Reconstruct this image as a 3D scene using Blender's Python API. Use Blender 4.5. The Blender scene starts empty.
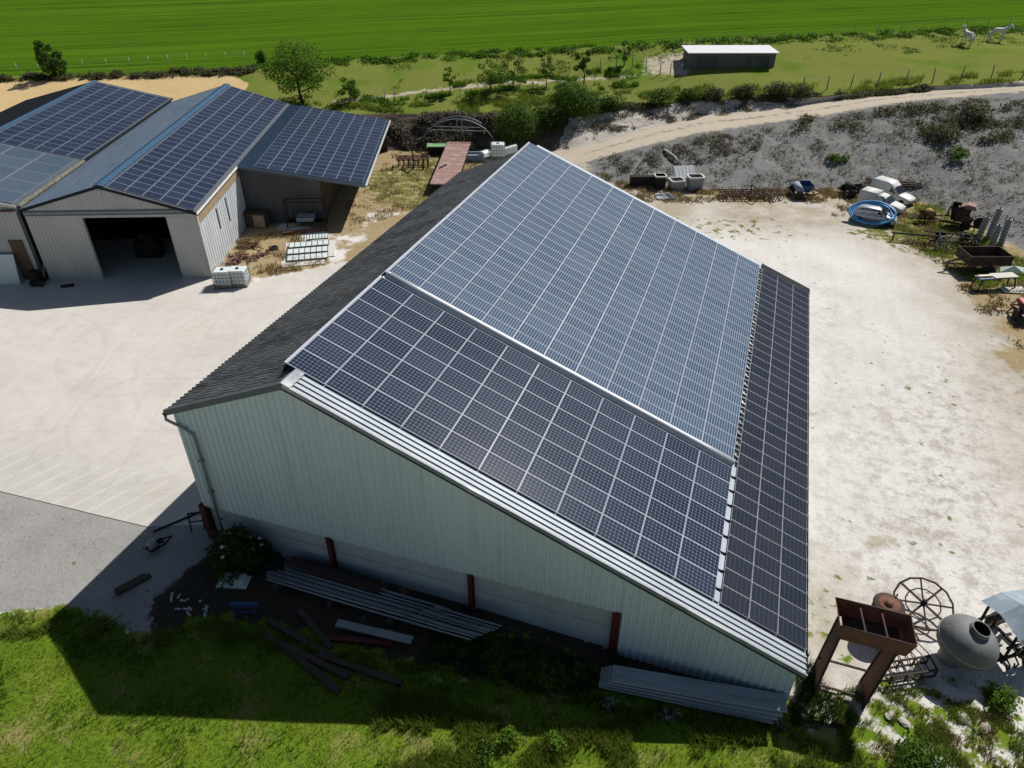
import bpy, bmesh, math, random
import numpy as np
from mathutils import Vector, Matrix, noise, Euler
from mathutils.bvhtree import BVHTree
random.seed(7); rng = np.random.default_rng(7)
D = bpy.data; S = bpy.context.scene; COL = S.collection
R = math.radians

# ------------------------------------------------------------------ camera, light
CAM = Vector((15.146, -19.134, 25.314)); FPX = 723.33
YAW, PIT = R(-18.825), R(34.449)
FW = Vector((math.sin(YAW)*math.cos(PIT), math.cos(YAW)*math.cos(PIT), -math.sin(PIT)))
RT = Vector((math.cos(YAW), -math.sin(YAW), 0)); UP = RT.cross(FW)
cd = D.cameras.new('camera'); cam = D.objects.new('camera', cd); COL.objects.link(cam)
cam.location = CAM; cam.rotation_euler = (math.pi/2-PIT, 0, -YAW)
cd.sensor_width = 36; cd.lens = FPX*36/1024; cd.clip_end = 8000; S.camera = cam
SUN_AZ, SUN_EL = R(26.3), R(46.6)
w = D.worlds.new('World'); S.world = w; w.use_nodes = True
nt = w.node_tree; bg = nt.nodes['Background']
sk = nt.nodes.new('ShaderNodeTexSky'); sk.sky_type = 'NISHITA'; sk.sun_disc = False
sk.sun_elevation = SUN_EL; sk.sun_rotation = SUN_AZ; sk.altitude = 200
nt.links.new(sk.outputs[0], bg.inputs[0]); bg.inputs[1].default_value = 0.05
sl = D.lights.new('sun', 'SUN'); so = D.objects.new('sun', sl); COL.objects.link(so)
sl.energy = 5.0; sl.angle = R(0.5); sl.color = (1, 0.965, 0.92)
sd = Vector((math.sin(SUN_AZ)*math.cos(SUN_EL), math.cos(SUN_AZ)*math.cos(SUN_EL), math.sin(SUN_EL)))
so.rotation_euler = sd.to_track_quat('Z', 'Y').to_euler(); so.location = (0, 0, 60)
S.view_settings.view_transform = 'Standard'; S.view_settings.look = 'None'
S.view_settings.gamma = 1; S.view_settings.exposure = 0

def ray(px, py):
    return (FW*FPX + RT*(px-512) + UP*(384-py)).normalized()
def g(px, py, z=0.0):
    d = ray(px, py); return CAM + d*((z-CAM.z)/d.z)

# ------------------------------------------------------------------ materials
MT = {}
def nodes(name):
    m = D.materials.new(name); m.use_nodes = True; MT[name] = m
    return m, m.node_tree, m.node_tree.nodes['Principled BSDF']
def N(t, kind, **kw):
    n = t.nodes.new('ShaderNode'+kind)
    for k, v in kw.items():
        if k in n.inputs.keys(): n.inputs[k].default_value = v
        else: setattr(n, k, v)
    return n
def noise_fac(t, co, scale, detail=5, rough=.6, lo=.35, hi=.65):
    n = N(t, 'TexNoise', Scale=scale, Detail=detail, Roughness=rough); t.links.new(co, n.inputs['Vector'])
    mr = N(t, 'MapRange'); mr.inputs['From Min'].default_value = lo; mr.inputs['From Max'].default_value = hi
    t.links.new(n.outputs[0], mr.inputs['Value']); return mr.outputs[0]
def mix(t, fac, a, b):
    n = N(t, 'Mix', data_type='RGBA')
    for s, v in ((0, fac), (6, a), (7, b)):
        if isinstance(v, (tuple, list)): n.inputs[s].default_value = (*v[:3], 1)
        elif isinstance(v, (int, float)): n.inputs[s].default_value = v
        else: t.links.new(v, n.inputs[s])
    return n.outputs[2]
def math_(t, op, a, b=None, clamp=False):
    n = N(t, 'Math', operation=op); n.use_clamp = clamp
    for i, v in enumerate((a, b)):
        if v is None: continue
        if isinstance(v, (int, float)): n.inputs[i].default_value = v
        else: t.links.new(v, n.inputs[i])
    return n.outputs[0]
def M(name, c1, c2=None, rough=.7, metal=0, scale=2., lo=.3, hi=.7, c3=None, s3=.6, lo3=.5, hi3=.7, bump=0, bs=20, stretch=None, spec=.5, fine=.12):
    m, t, p = nodes(name)
    co = N(t, 'TexCoord').outputs['Object']
    if stretch:
        mp = N(t, 'Mapping'); mp.inputs['Scale'].default_value = stretch; t.links.new(co, mp.inputs[0]); co = mp.outputs[0]
    if c2 is None: c2 = tuple(x*.72 for x in c1)
    col = mix(t, noise_fac(t, co, scale, lo=lo, hi=hi), c1, c2)
    if c3: col = mix(t, noise_fac(t, co, s3, lo=lo3, hi=hi3), col, c3)
    if fine:
        col = mix(t, math_(t, 'MULTIPLY', noise_fac(t, co, 34, 3), fine*1.5), col, tuple(x*.45 for x in c1))
    t.links.new(col, p.inputs['Base Color'])
    p.inputs['Roughness'].default_value = rough; p.inputs['Metallic'].default_value = metal
    p.inputs['Specular IOR Level'].default_value = spec
    if bump:
        n = N(t, 'TexNoise', Scale=bs, Detail=4); t.links.new(co, n.inputs['Vector'])
        b = N(t, 'Bump', Strength=bump); b.inputs['Distance'].default_value = .05
        t.links.new(n.outputs[0], b.inputs['Height']); t.links.new(b.outputs[0], p.inputs['Normal'])
    return m
M('cladding', (.60,.705,.74), (.54,.635,.665), rough=.5, scale=.35, c3=(.48,.54,.54), s3=1.8, lo3=.56, hi3=.8, stretch=(1,1,.10))
M('cladding_white', (.50,.51,.48), (.40,.41,.39), rough=.5, scale=.5, stretch=(1,1,.3))
M('cladding_side', (.62,.65,.68), (.50,.53,.56), rough=.55, scale=.8, stretch=(1,1,.3))
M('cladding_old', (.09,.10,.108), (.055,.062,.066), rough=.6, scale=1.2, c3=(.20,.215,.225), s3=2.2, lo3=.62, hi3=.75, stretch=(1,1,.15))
M('concrete_wall', (.46,.51,.52), (.37,.41,.42), rough=.9, scale=.8, c3=(.22,.24,.22), s3=1.2, lo3=.58, hi3=.8, bump=.2)
M('dark_trim', (.03,.035,.04), rough=.8, spec=.1)
M('light_metal', (.50,.53,.57), (.42,.45,.49), rough=.45, metal=.2, scale=1)
M('grey_trim', (.10,.12,.14), rough=.45)
M('galvanised', (.25,.27,.295), (.20,.22,.24), rough=.6, spec=.25, metal=.35, scale=1.5, c3=(.50,.52,.54), s3=.5)
M('galv_dull', (.33,.36,.38), (.24,.27,.29), rough=.6, metal=.4, scale=2)
M('sheet_roof', (.40,.435,.47), (.33,.36,.395), rough=.6, metal=.25, spec=.25, scale=.8)
M('blue_sheet', (.022,.055,.10), (.017,.042,.078), rough=.45, metal=.3, scale=1)
M('blue_ridge', (.05,.13,.22), (.04,.10,.18), rough=.45, metal=.2, scale=2)
M('red_steel', (.10,.010,.012), (.06,.008,.01), rough=.6, scale=3)
M('bright_red', (.42,.02,.03), (.32,.015,.025), rough=.5)
M('dark_red', (.14,.03,.03), (.09,.025,.02), rough=.7, scale=6, c3=(.20,.13,.11), s3=4)
M('rust', (.19,.078,.046), (.11,.05,.034), rough=.85, scale=3, c3=(.25,.10,.045), s3=1.6, lo3=.55, hi3=.75, bump=.3)
M('rust_dark', (.055,.032,.024), (.03,.02,.017), rough=.85, scale=4, c3=(.11,.05,.03), s3=3, bump=.3)
M('black_steel', (.020,.020,.021), (.035,.024,.018), rough=.75, scale=4, spec=.15)
M('tarp', (.46,.58,.51), (.38,.49,.43), rough=.5)
M('black_rubber', (.018,.018,.018), rough=.85)
M('white_paint', (.74,.74,.71), (.62,.62,.59), rough=.35, scale=2, fine=.05)
M('white_dull', (.62,.62,.58), (.48,.48,.45), rough=.6, scale=2)
M('cream_paint', (.62,.55,.36), (.5,.44,.29), rough=.6, scale=2)
M('silver_paint', (.46,.48,.52), (.38,.40,.44), rough=.3, metal=.3, scale=2)
M('glass_dark', (.02,.025,.03), rough=.08, fine=0)
M('chrome', (.6,.6,.6), rough=.2, metal=1)
M('lamp_glass', (.55,.57,.6), rough=.15)
M('blue_hose', (.08,.34,.66), (.05,.26,.55), rough=.45, scale=3)
M('blue_paint', (.02,.08,.22), (.015,.05,.14), rough=.5, scale=4)
M('bluegrey_paint', (.27,.345,.40), (.21,.28,.33), rough=.65, metal=.0, scale=3, c3=(.40,.46,.50), s3=1.5)
M('grey_tank', (.19,.195,.19), (.12,.125,.12), rough=.7, scale=1.4, c3=(.29,.27,.23), s3=2.4, lo3=.55, hi3=.75, bump=.15, stretch=(1,1,.5))
M('plastic_white', (.74,.79,.77), (.64,.72,.69), rough=.35, scale=3)
M('tote_green', (.30,.48,.36), (.24,.40,.30), rough=.35, scale=3)
M('timber', (.075,.055,.04), (.045,.034,.026), rough=.85, scale=3, stretch=(.3,3,3))
M('timber_pale', (.42,.33,.23), (.31,.24,.17), rough=.8, scale=3)
M('tan_board', (.36,.27,.16), (.27,.20,.12), rough=.8, scale=2)
M('brown_board', (.12,.075,.04), (.08,.05,.03), rough=.7, scale=3)
M('flatbed_deck', (.34,.20,.17), (.25,.15,.125), rough=.8, scale=2, c3=(.42,.33,.29), s3=1.2)
M('concrete_grey', (.34,.34,.32), (.24,.24,.23), rough=.9, scale=3, bump=.2)
M('slab_white', (.66,.63,.56), (.55,.52,.46), rough=.85, scale=2)
M('fibre_cement', (.48,.51,.52), (.36,.39,.40), rough=.85, scale=2, c3=(.25,.28,.27), s3=1.6, stretch=(.25,3,3))
M('green_paint', (.22,.42,.20), (.16,.32,.15), rough=.6, scale=3)
M('yellow_paint', (.38,.26,.05), (.25,.15,.04), rough=.7, scale=5)
M('moss', (.16,.14,.09), (.26,.25,.20), rough=.95, scale=4, lo=.45, hi=.55)
M('wood_post', (.30,.26,.21), (.22,.19,.16), rough=.9, scale=5)
M('white_post', (.70,.70,.68), rough=.7)
M('shelter_wall', (.15,.15,.145), (.10,.10,.098), rough=.85, scale=2, stretch=(3,3,.3))
M('shelter_roof', (.80,.80,.80), (.72,.73,.74), rough=.45, scale=1)
M('horse_coat', (.72,.69,.65), (.58,.55,.52), rough=.7, scale=3)
M('horse_grey', (.12,.11,.11), rough=.8)
M('bark', (.10,.075,.055), (.06,.045,.035), rough=.95, scale=6, stretch=(2,2,.4), bump=.4)
M('stone', (.50,.47,.41), (.36,.33,.28), rough=.95, scale=2, bump=.4)
M('bank_stone', (.30,.30,.295), (.20,.20,.195), rough=.95, scale=2)
M('chalk_stone', (.58,.54,.47), (.46,.42,.36), rough=.95, scale=3)
M('blossom', (.75,.73,.60), rough=.8)
M('interior_shade', (.018,.017,.016), rough=.95)  # near-black colour that stands in for shade inside openings
M('grey_slope', (.15,.20,.26), (.11,.15,.20), rough=.42, scale=.55, c3=(.085,.10,.10), s3=.45, lo3=.55, hi3=.75, stretch=(2.2,.55,1))
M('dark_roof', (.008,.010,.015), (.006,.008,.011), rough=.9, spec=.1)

def roof_tiles():
    m, t, p = nodes('fibre_roof')
    co = N(t, 'TexCoord').outputs['Object']
    mp = N(t, 'Mapping'); mp.inputs['Scale'].default_value = (.35, 1.2, 1); t.links.new(co, mp.inputs[0])
    c = mix(t, noise_fac(t, mp.outputs[0], .55, 6, .65, .35, .68), (.045,.050,.053), (.15,.158,.16))
    c = mix(t, noise_fac(t, mp.outputs[0], 1.1, 5, .6, .52, .70), c, (.05,.036,.020))
    mp2 = N(t, 'Mapping'); mp2.inputs['Scale'].default_value = (1.4, 5, 1); t.links.new(co, mp2.inputs[0])
    c = mix(t, noise_fac(t, mp2.outputs[0], .9, 6, .75, .47, .68), c, (.22,.225,.22))
    t.links.new(c, p.inputs['Base Color']); p.inputs['Roughness'].default_value = .88
roof_tiles()

def leaf_mat(name, c1, c2, c3=None):
    m, t, p = nodes(name)
    ge = N(t, 'NewGeometry'); co = N(t, 'TexCoord').outputs['Object']
    f = noise_fac(t, co, 1.3, 4, .6, .35, .65)
    c = mix(t, f, c1, c2)
    wn = N(t, 'TexWhiteNoise', noise_dimensions='1D'); t.links.new(ge.outputs['Random Per Island'], wn.inputs['W'])
    c = mix(t, math_(t, 'MULTIPLY', wn.outputs[0], .6), c, c3 or tuple(x*1.7 for x in c2))
    t.links.new(c, p.inputs['Base Color']); p.inputs['Roughness'].default_value = .6
    p.inputs['Specular IOR Level'].default_value = .1
    tr = N(t, 'BsdfTranslucent'); t.links.new(c, tr.inputs[0]); ms = N(t, 'MixShader'); ms.inputs[0].default_value = .45
    t.links.new(p.outputs[0], ms.inputs[1]); t.links.new(tr.outputs[0], ms.inputs[2])
    t.links.new(ms.outputs[0], t.nodes['Material Output'].inputs[0])
leaf_mat('leaf_fresh', (.075,.15,.016), (.11,.19,.022))
leaf_mat('leaf_mid', (.05,.10,.016), (.08,.14,.02))
leaf_mat('leaf_dark', (.028,.058,.012), (.045,.08,.014))
leaf_mat('leaf_scrub', (.08,.088,.038), (.115,.11,.058), (.16,.16,.07))
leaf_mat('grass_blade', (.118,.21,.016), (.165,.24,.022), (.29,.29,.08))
leaf_mat('grass_shade', (.030,.062,.010), (.045,.08,.014))  # darker copy of the grass, barn's shade put into the colour
leaf_mat('grass_dry', (.24,.185,.075), (.17,.12,.05), (.33,.27,.14))
leaf_mat('grass_dark', (.06,.135,.010), (.08,.16,.012))
leaf_mat('weed_brown', (.16,.14,.105), (.12,.105,.075), (.20,.18,.13))

leaf_mat('weed_dark', (.17,.145,.11), (.13,.115,.085), (.23,.20,.15))
def cells(name, base, alt, line, frame_n, nu, nv, lu, lv, diamond=0, rough=.27, jitter=.25, haze=.0):
    """one panel per unit UV square; nu x nv cells, gap widths lu / lv as a share of a cell"""
    m, t, p = nodes(name)
    uv = N(t, 'UVMap').outputs[0]
    sx = N(t, 'SeparateXYZ'); t.links.new(uv, sx.inputs[0])
    u = math_(t, 'FRACT', math_(t, 'MULTIPLY', math_(t, 'FRACT', sx.outputs[0]), nu))
    v = math_(t, 'FRACT', math_(t, 'MULTIPLY', math_(t, 'FRACT', sx.outputs[1]), nv))
    du = math_(t, 'SUBTRACT', .5, math_(t, 'ABSOLUTE', math_(t, 'SUBTRACT', u, .5)))
    dv = math_(t, 'SUBTRACT', .5, math_(t, 'ABSOLUTE', math_(t, 'SUBTRACT', v, .5)))
    k = math_(t, 'MAXIMUM', math_(t, 'LESS_THAN', du, lu/2), math_(t, 'LESS_THAN', dv, lv/2))
    if diamond: k = math_(t, 'MAXIMUM', k, math_(t, 'LESS_THAN', math_(t, 'ADD', du, dv), diamond))
    fl = N(t, 'VectorMath', operation='FLOOR'); t.links.new(uv, fl.inputs[0])
    oi = N(t, 'ObjectInfo')
    ad = N(t, 'VectorMath', operation='ADD'); t.links.new(fl.outputs[0], ad.inputs[0]); t.links.new(oi.outputs['Random'], ad.inputs[1])
    wn = N(t, 'TexWhiteNoise', noise_dimensions='3D'); t.links.new(ad.outputs[0], wn.inputs['Vector'])
    c = mix(t, math_(t, 'MULTIPLY', wn.outputs[0], 1.0), base, alt)
    co = N(t, 'TexCoord').outputs['Object']
    c = mix(t, math_(t, 'MULTIPLY', noise_fac(t, co, .8, 7, .7, .4, .75), .5), c, (base[0]*1.3+.008, base[1]*1.4+.011, base[2]*1.4+.016))
    c = mix(t, k, c, line)
    t.links.new(c, p.inputs['Base Color']); p.inputs['Roughness'].default_value = rough
    p.inputs['Specular IOR Level'].default_value = .02
cells('cells_navy', (.015,.023,.048), (.031,.042,.072), (.19,.215,.25), 0, 10, 6, .05, .07, .20)
cells('cells_blue', (.038,.066,.110), (.066,.098,.146), (.27,.32,.39), 0, 12, 5, .24, .05, 0)
cells('cells_black', (.020,.026,.039), (.028,.034,.048), (.088,.098,.118), 0, 6, 6, .055, .02, 0)
cells('cells_plain', (.013,.021,.045), (.022,.032,.062), (.065,.085,.125), 0, 8, 4, .08, .10, 0)
cells('cells_film', (.055,.080,.112), (.068,.095,.128), (.12,.145,.175), 0, 1, 10, .02, .12, 0, rough=.3)
M('panel_frame', (.60,.63,.67), (.53,.56,.60), rough=.7, metal=0, scale=1, fine=0, spec=.1)
M('panel_frame_dim', (.27,.29,.335), (.22,.24,.285), rough=.45, metal=.3, scale=1, fine=0)
M('panel_frame_grey', (.30,.31,.34), rough=.45, metal=.4, fine=0)

# ------------------------------------------------------------------ mesh helper
class MB:
    def __init__(s): s.v = []; s.f = []; s.m = []; s.u = []; s.T = Matrix(); s.mi = 0; s.sm = []; s.smooth = False
    def add(s, vs, fs, uvs=None):
        b = len(s.v); s.v += [tuple(s.T @ Vector(p)) for p in vs]
        for i, f in enumerate(fs):
            s.f.append(tuple(b+k for k in f)); s.m.append(s.mi); s.sm.append(s.smooth)
            s.u.append(uvs[i] if uvs else None)
        return s
    def box(s, c, sz, rot=None):
        x, y, z = (q/2 for q in sz); Rm = Euler(rot).to_matrix() if rot else Matrix.Identity(3)
        c = Vector(c)
        vs = [c + Rm @ Vector((a*x, b*y, d*z)) for d in (-1, 1) for a, b in ((-1,-1),(1,-1),(1,1),(-1,1))]
        return s.add(vs, [(3,2,1,0),(4,5,6,7),(0,1,5,4),(1,2,6,5),(2,3,7,6),(3,0,4,7)])
    def b2(s, lo, hi):
        return s.box([(a+b)/2 for a, b in zip(lo, hi)], [b-a for a, b in zip(lo, hi)])
    def bar(s, p, q, wd=.1, h=None):
        p, q = Vector(p), Vector(q); d = q-p; L = d.length; h = h or wd
        if L < 1e-6: return s
        Q = d.to_track_quat('X', 'Z').to_matrix(); c = (p+q)/2
        vs = [c + Q @ Vector((a*L/2, b*wd/2, e*h/2)) for e in (-1, 1) for a, b in ((-1,-1),(1,-1),(1,1),(-1,1))]
        return s.add(vs, [(3,2,1,0),(4,5,6,7),(0,1,5,4),(1,2,6,5),(2,3,7,6),(3,0,4,7)])
    def tube(s, pts, r, n=8, cap=True, closed=False):
        pts = [Vector(p) for p in pts]; k = len(pts); rs = r if isinstance(r, (list, tuple)) else [r]*k
        vs = []; fs = []; prev = None
        for i, p in enumerate(pts):
            if closed: d = pts[(i+1) % k]-pts[i-1]
            else: d = pts[min(i+1, k-1)]-pts[max(i-1, 0)]
            d.normalize()
            if prev is None: a = d.orthogonal().normalized()
            else:
                a = prev - d*prev.dot(d)
                a = a.normalized() if a.length > 1e-6 else d.orthogonal().normalized()
            prev = a; b = d.cross(a)
            for j in range(n):
                th = 2*math.pi*j/n; vs.append(p + (a*math.cos(th)+b*math.sin(th))*rs[i])
        for i in range(k if closed else k-1):
            for j in range(n):
                i2 = (i+1) % k
                fs.append((i*n+j, i*n+(j+1) % n, i2*n+(j+1) % n, i2*n+j))
        if cap and not closed: fs += [tuple(range(n))[::-1], tuple((k-1)*n+j for j in range(n))]
        sm = s.smooth; s.smooth = True; s.add(vs, fs); s.smooth = sm; return s
    def lathe(s, prof, c=(0,0,0), n=20, axis='z', cap=True):
        vs = []; fs = []; k = len(prof); c = Vector(c)
        for r, h in prof:
            for j in range(n):
                a = 2*math.pi*j/n; q = (r*math.cos(a), r*math.sin(a), h)
                if axis == 'x': q = (q[2], q[0], q[1])
                if axis == 'y': q = (q[1], q[2], q[0])
                vs.append(c+Vector(q))
        for i in range(k-1):
            for j in range(n): fs.append((i*n+j, i*n+(j+1) % n, (i+1)*n+(j+1) % n, (i+1)*n+j))
        if cap and prof[0][0] > 1e-4: fs.append(tuple(range(n))[::-1])
        if cap and prof[-1][0] > 1e-4: fs.append(tuple((k-1)*n+j for j in range(n)))
        sm = s.smooth; s.smooth = True; s.add(vs, fs); s.smooth = sm; return s
    def prism(s, poly, h0, h1, axis='z'):
        n = len(poly)
        def P(q, h): return {'z': (q[0], q[1], h), 'y': (q[0], h, q[1]), 'x': (h, q[0], q[1])}[axis]
        vs = [P(q, h0) for q in poly]+[P(q, h1) for q in poly]
        return s.add(vs, [tuple(range(n))[::-1], tuple(range(n, 2*n))]+[(i, (i+1) % n, n+(i+1) % n, n+i) for i in range(n)])
    def quad(s, a, b, c, d, uv=None): return s.add([a, b, c, d], [(0,1,2,3)], [uv] if uv else None)
    def surf(s, rows):
        k = len(rows[0]); vs = [p for r in rows for p in r]
        return s.add(vs, [(i*k+j, i*k+j+1, (i+1)*k+j+1, (i+1)*k+j) for i in range(len(rows)-1) for j in range(k-1)])
    def build(s, name, mats, parent=None, loc=None, rot=None, fixn=False, autosmooth=True):
        me = D.meshes.new(name); me.from_pydata(s.v, [], s.f)
        for m in (mats if isinstance(mats, (list, tuple)) else [mats]): me.materials.append(MT[m])
        me.polygons.foreach_set('material_index', s.m)
        me.polygons.foreach_set('use_smooth', s.sm)
        if any(s.u):
            ul = me.uv_layers.new(name='UVMap')
            for p, uv in zip(me.polygons, s.u):
                if uv:
                    for li, q in zip(p.loop_indices, uv): ul.data[li].uv = q
        if fixn:
            bm = bmesh.new(); bm.from_mesh(me); bmesh.ops.recalc_face_normals(bm, faces=bm.faces); bm.to_mesh(me); bm.free()
        me.update()
        o = D.objects.new(name, me); COL.objects.link(o)
        if parent: o.parent = parent
        if loc is not None: o.location = loc
        if rot is not None: o.rotation_euler = rot
        return o
def tag(o, label=None, cat=None, group=None, kind=None):
    for k, v in (('label', label), ('category', cat), ('group', group), ('kind', kind)):
        if v: o[k] = v
    return o
def thing(name, label, cat, loc=(0,0,0), rz=0, group=None):
    o = D.objects.new(name, None); COL.objects.link(o); o.empty_display_size = .3
    o.location = loc; o.rotation_euler = (0, 0, rz); return tag(o, label, cat, group)
def one(mb, name, mats, label, cat, loc=(0,0,0), rz=0, group=None, **k):
    return tag(mb.build(name, mats, loc=loc, rot=(0, 0, rz), **k), label, cat, group)
def kids(o): return [c for c in D.objects if c.parent == o]
def copy_tree(o, parent=None):
    c = o.copy(); COL.objects.link(c)
    if parent: c.parent = parent
    for ch in kids(o): copy_tree(ch, c)
    return c

# ------------------------------------------------------------------ ground
def A(*p): return np.array(p, float)
def G(px, py, z): v = g(px, py, z); return A(v.x, v.y, v.z)
def outw(p, d, dz):
    q = A(p[0]-CAM.x, p[1]-CAM.y); q /= np.linalg.norm(q); return A(p[0]+q[0]*d, p[1]+q[1]*d, p[2]+dz)
cols = []
def addcol(Fp, R1, R2, Tp, Cp): cols.append([Fp, R1, R2, Tp, Cp])
def leftcol(fx, fy, Cp):
    f0 = A(fx, fy, 0); t0 = f0+A(-1.1, 3.4, 3.0); addcol(f0, f0*.67+t0*.33, f0*.33+t0*.67, t0, Cp)
leftcol(-330, -60, A(-480, -80, 4.0)); leftcol(-120, 28, A(-230, 22, 4.2))
leftcol(-60, 46.5, G(0, 76, 4.6)); leftcol(-52, 49, G(125, 74, 4.9)); leftcol(-42, 52, G(250, 70, 5.4)); leftcol(-33, 54.8, G(330, 61, 5.9))
for px, fy, ty, tz, cy, cz in ((390,150,113,3.0,57,6.2),(450,150,115,3.1,54,6.4),(510,153,117,3.2,51,6.7)):
    f0 = G(px, fy, 0); t0 = G(px, ty, tz); addcol(f0, f0*.67+t0*.33, f0*.33+t0*.67, t0, G(px, cy, cz))
for px, fy, a, az, b, bz, ty, tz, cy, cz in (
    (540,172,166,.05,152,.12,119,2.7,50,6.8),(580,178,164,.75,147,.85,116,2.9,48,7.0),(640,185,147,1.9,129,2.0,105,3.6,44,7.4),
    (700,189,133,2.8,115,2.9,101,4.1,41,7.7),(760,190,124,3.5,110,3.6,98,4.5,38,7.9),(820,189,116,4.2,102,4.3,97,4.9,36,8.1),
    (870,190,107,4.8,95,4.9,91,5.4,33,8.3),(920,200,100,5.4,91,5.5,87,5.9,31,8.5),(979,225,95,6.0,88,6.1,84,6.5,29,8.8),
    (1024,250,91,6.5,86,6.6,81,7.0,27,9.0),(1150,320,85,7.2,80,7.3,75,7.7,20,9.4),(1400,420,80,8.2,75,8.3,70,8.6,10,10)):
    addcol(G(px,fy,0), G(px,a,az), G(px,b,bz), G(px,ty,tz), G(px,cy,cz))
addcol(A(150,-20,0), A(180,20,8.2), A(183,24,8.3), A(186,28,8.6), A(260,90,10))
addcol(A(420,-200,0), A(460,-150,8.2), A(463,-146,8.3), A(468,-140,8.6), A(560,-60,10))
for c in cols:
    Fp = c[0]; c.append(outw(c[4], 70, 1.5)); c.append(outw(c[4], 3500, 3))
    c.insert(0, A(Fp[0]*1.15, -45 if abs(Fp[0]) < 100 else -320, 0)); c.insert(0, A(Fp[0]*2.2, -700, 0))
cols = np.array(cols)                                  # ncol x 9 rows x 3
fine = [cols[0]]; 
for i in range(len(cols)-1):
    L = np.linalg.norm(cols[i+1][2]-cols[i][2]); vis = abs(cols[i][2][0]) < 62 and abs(cols[i+1][2][0]) < 62
    n = int(max(2, math.ceil(L/.55))) if vis else 6
    for k in range(1, n+1): fine.append(cols[i]*(1-k/n)+cols[i+1]*(k/n))
fine = np.array(fine)
cntr = [3, 190, 30, 10, 14, 76, 40, 8]; grid = []; band = []
for r in range(8):
    for k in range(cntr[r]):
        f = k/cntr[r]; grid.append(fine[:, r]*(1-f)+fine[:, r+1]*f); band.append((r, f))
grid.append(fine[:, 8]); band.append((7, 1.))
grid = np.array(grid); NR, NC = grid.shape[:2]
def ss(a, b, x): t = np.clip((x-a)/(b-a), 0, 1); return t*t*(3-2*t)
X, Y = grid[:, :, 0], grid[:, :, 1]
for i in range(NR):
    r, f = band[i]
    for j in range(NC):
        x, y, z = grid[i, j]
        if r in (2, 4):
            e = math.sin(math.pi*f)**.6
            n1 = noise.fractal(Vector((x*.35, y*.35, z*.5)), 1, 2, 5); n2 = noise.fractal(Vector((x*1.6, y*1.6, z*2+9)), 1, 2, 3)
            grid[i, j, 2] += e*(.24*n1+.13*n2)
            grid[i, j, 1] += e*.35*noise.noise(Vector((x*.5, z*.9, 4)))
        elif r == 1:
            if x > 8 and y < 60: grid[i, j, 2] -= .16*ss(6., 14., x)*(1-ss(24., 38., y))
            if x > 20.6 or y < -3 or y > 34:
                grid[i, j, 2] += .05*noise.fractal(Vector((x*.3, y*.3, 0)), 1, 2, 4)*(1-ss(.9, 1, f))
        elif r == 5: grid[i, j, 2] += .25*noise.fractal(Vector((x*.06, y*.06, 0)), 1, 2, 4)*math.sin(math.pi*f)
V = grid.reshape(-1, 3)
quads = [(i*NC+j, i*NC+j+1, (i+1)*NC+j+1, (i+1)*NC+j) for i in range(NR-1) for j in range(NC-1)]
BV = BVHTree.FromPolygons([Vector(p) for p in V], quads)
def P(px, py, dz=0.):
    h = BV.ray_cast(CAM, ray(px, py)); q = h[0] if h[0] else g(px, py, 0); return Vector((q.x, q.y, q.z+dz))
def gz(x, y):
    h = BV.ray_cast(Vector((x, y, 60)), Vector((0, 0, -1))); return h[0].z if h[0] else 0.
def W(pts): return np.array([tuple(P(*q))[:2] for q in pts])
def sdist(poly, x, y):
    """signed distance, positive inside"""
    d = np.full(x.shape, 1e9); ins = np.zeros(x.shape, bool); n = len(poly)
    for i in range(n):
        a, b = poly[i], poly[(i+1) % n]; e = b-a
        t = np.clip(((x-a[0])*e[0]+(y-a[1])*e[1])/max(1e-9, e@e), 0, 1)
        d = np.minimum(d, np.hypot(x-a[0]-t*e[0], y-a[1]-t*e[1]))
        c = ((a[1] > y) != (b[1] > y)) & (x < (b[0]-a[0])*(y-a[1])/(b[1]-a[1]+1e-12)+a[0]); ins ^= c
    return np.where(ins, d, -d)
GX, GY = V[:, 0], V[:, 1]
BR = np.repeat([b[0] for b in band], NC); BF = np.repeat([b[1] for b in band], NC)
def pw(pts, soft): return np.clip(.5+sdist(W(pts), GX, GY)/(2*soft), 0, 1)
yard = BR <= 1
grass_fg = pw([(-400,618),(0,614),(60,606),(95,612),(140,634),(215,615),(290,625),(420,665),(540,690),(640,712),(780,728),(840,742),(930,772),(1100,800),(1300,1300),(-400,1300)], .5)*yard
patchy = np.maximum(pw([(640,690),(790,700),(830,690),(905,668),(1000,690),(1200,700),(1300,1000),(760,760)], 1.2), pw([(440,612),(620,668),(790,712),(800,738),(640,725),(430,650)], .5)*1.25)*yard*.54
patchy = np.maximum(patchy, .46*pw([(800,560),(850,600),(840,700),(800,700)], 1.5)*yard)
greyg = pw([(-500,440),(0,487),(146,523),(205,525),(300,556),(450,616),(440,668),(290,640),(200,630),(140,640),(70,608),(0,612),(-500,622)], .35)*yard
soil_shade = pw([(205,560),(225,540),(460,596),(620,650),(800,700),(790,722),(640,705),(480,690),(300,655),(215,640),(150,640),(150,600)], .6)*yard  # dark earth, widened so its colour deepens the barn's cast shadow
dry = pw([(270,215),(330,262),(210,292),(200,255),(235,225),(300,190),(392,112),(520,150),(520,172),(470,190),(420,215),(380,208),(350,240)], 1.2)*yard
dry = np.maximum(dry, .62*pw([(330,230),(400,200),(470,190),(400,240),(340,275)], 1.2)*yard)
edge_ = (1.0*pw([(560,172),(640,225),(800,232),(860,235),(930,290),(1000,400),(1060,560),(1200,470),(1100,200),(800,150),(600,150)], 3.)*(yard | (BR == 2)))
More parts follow.
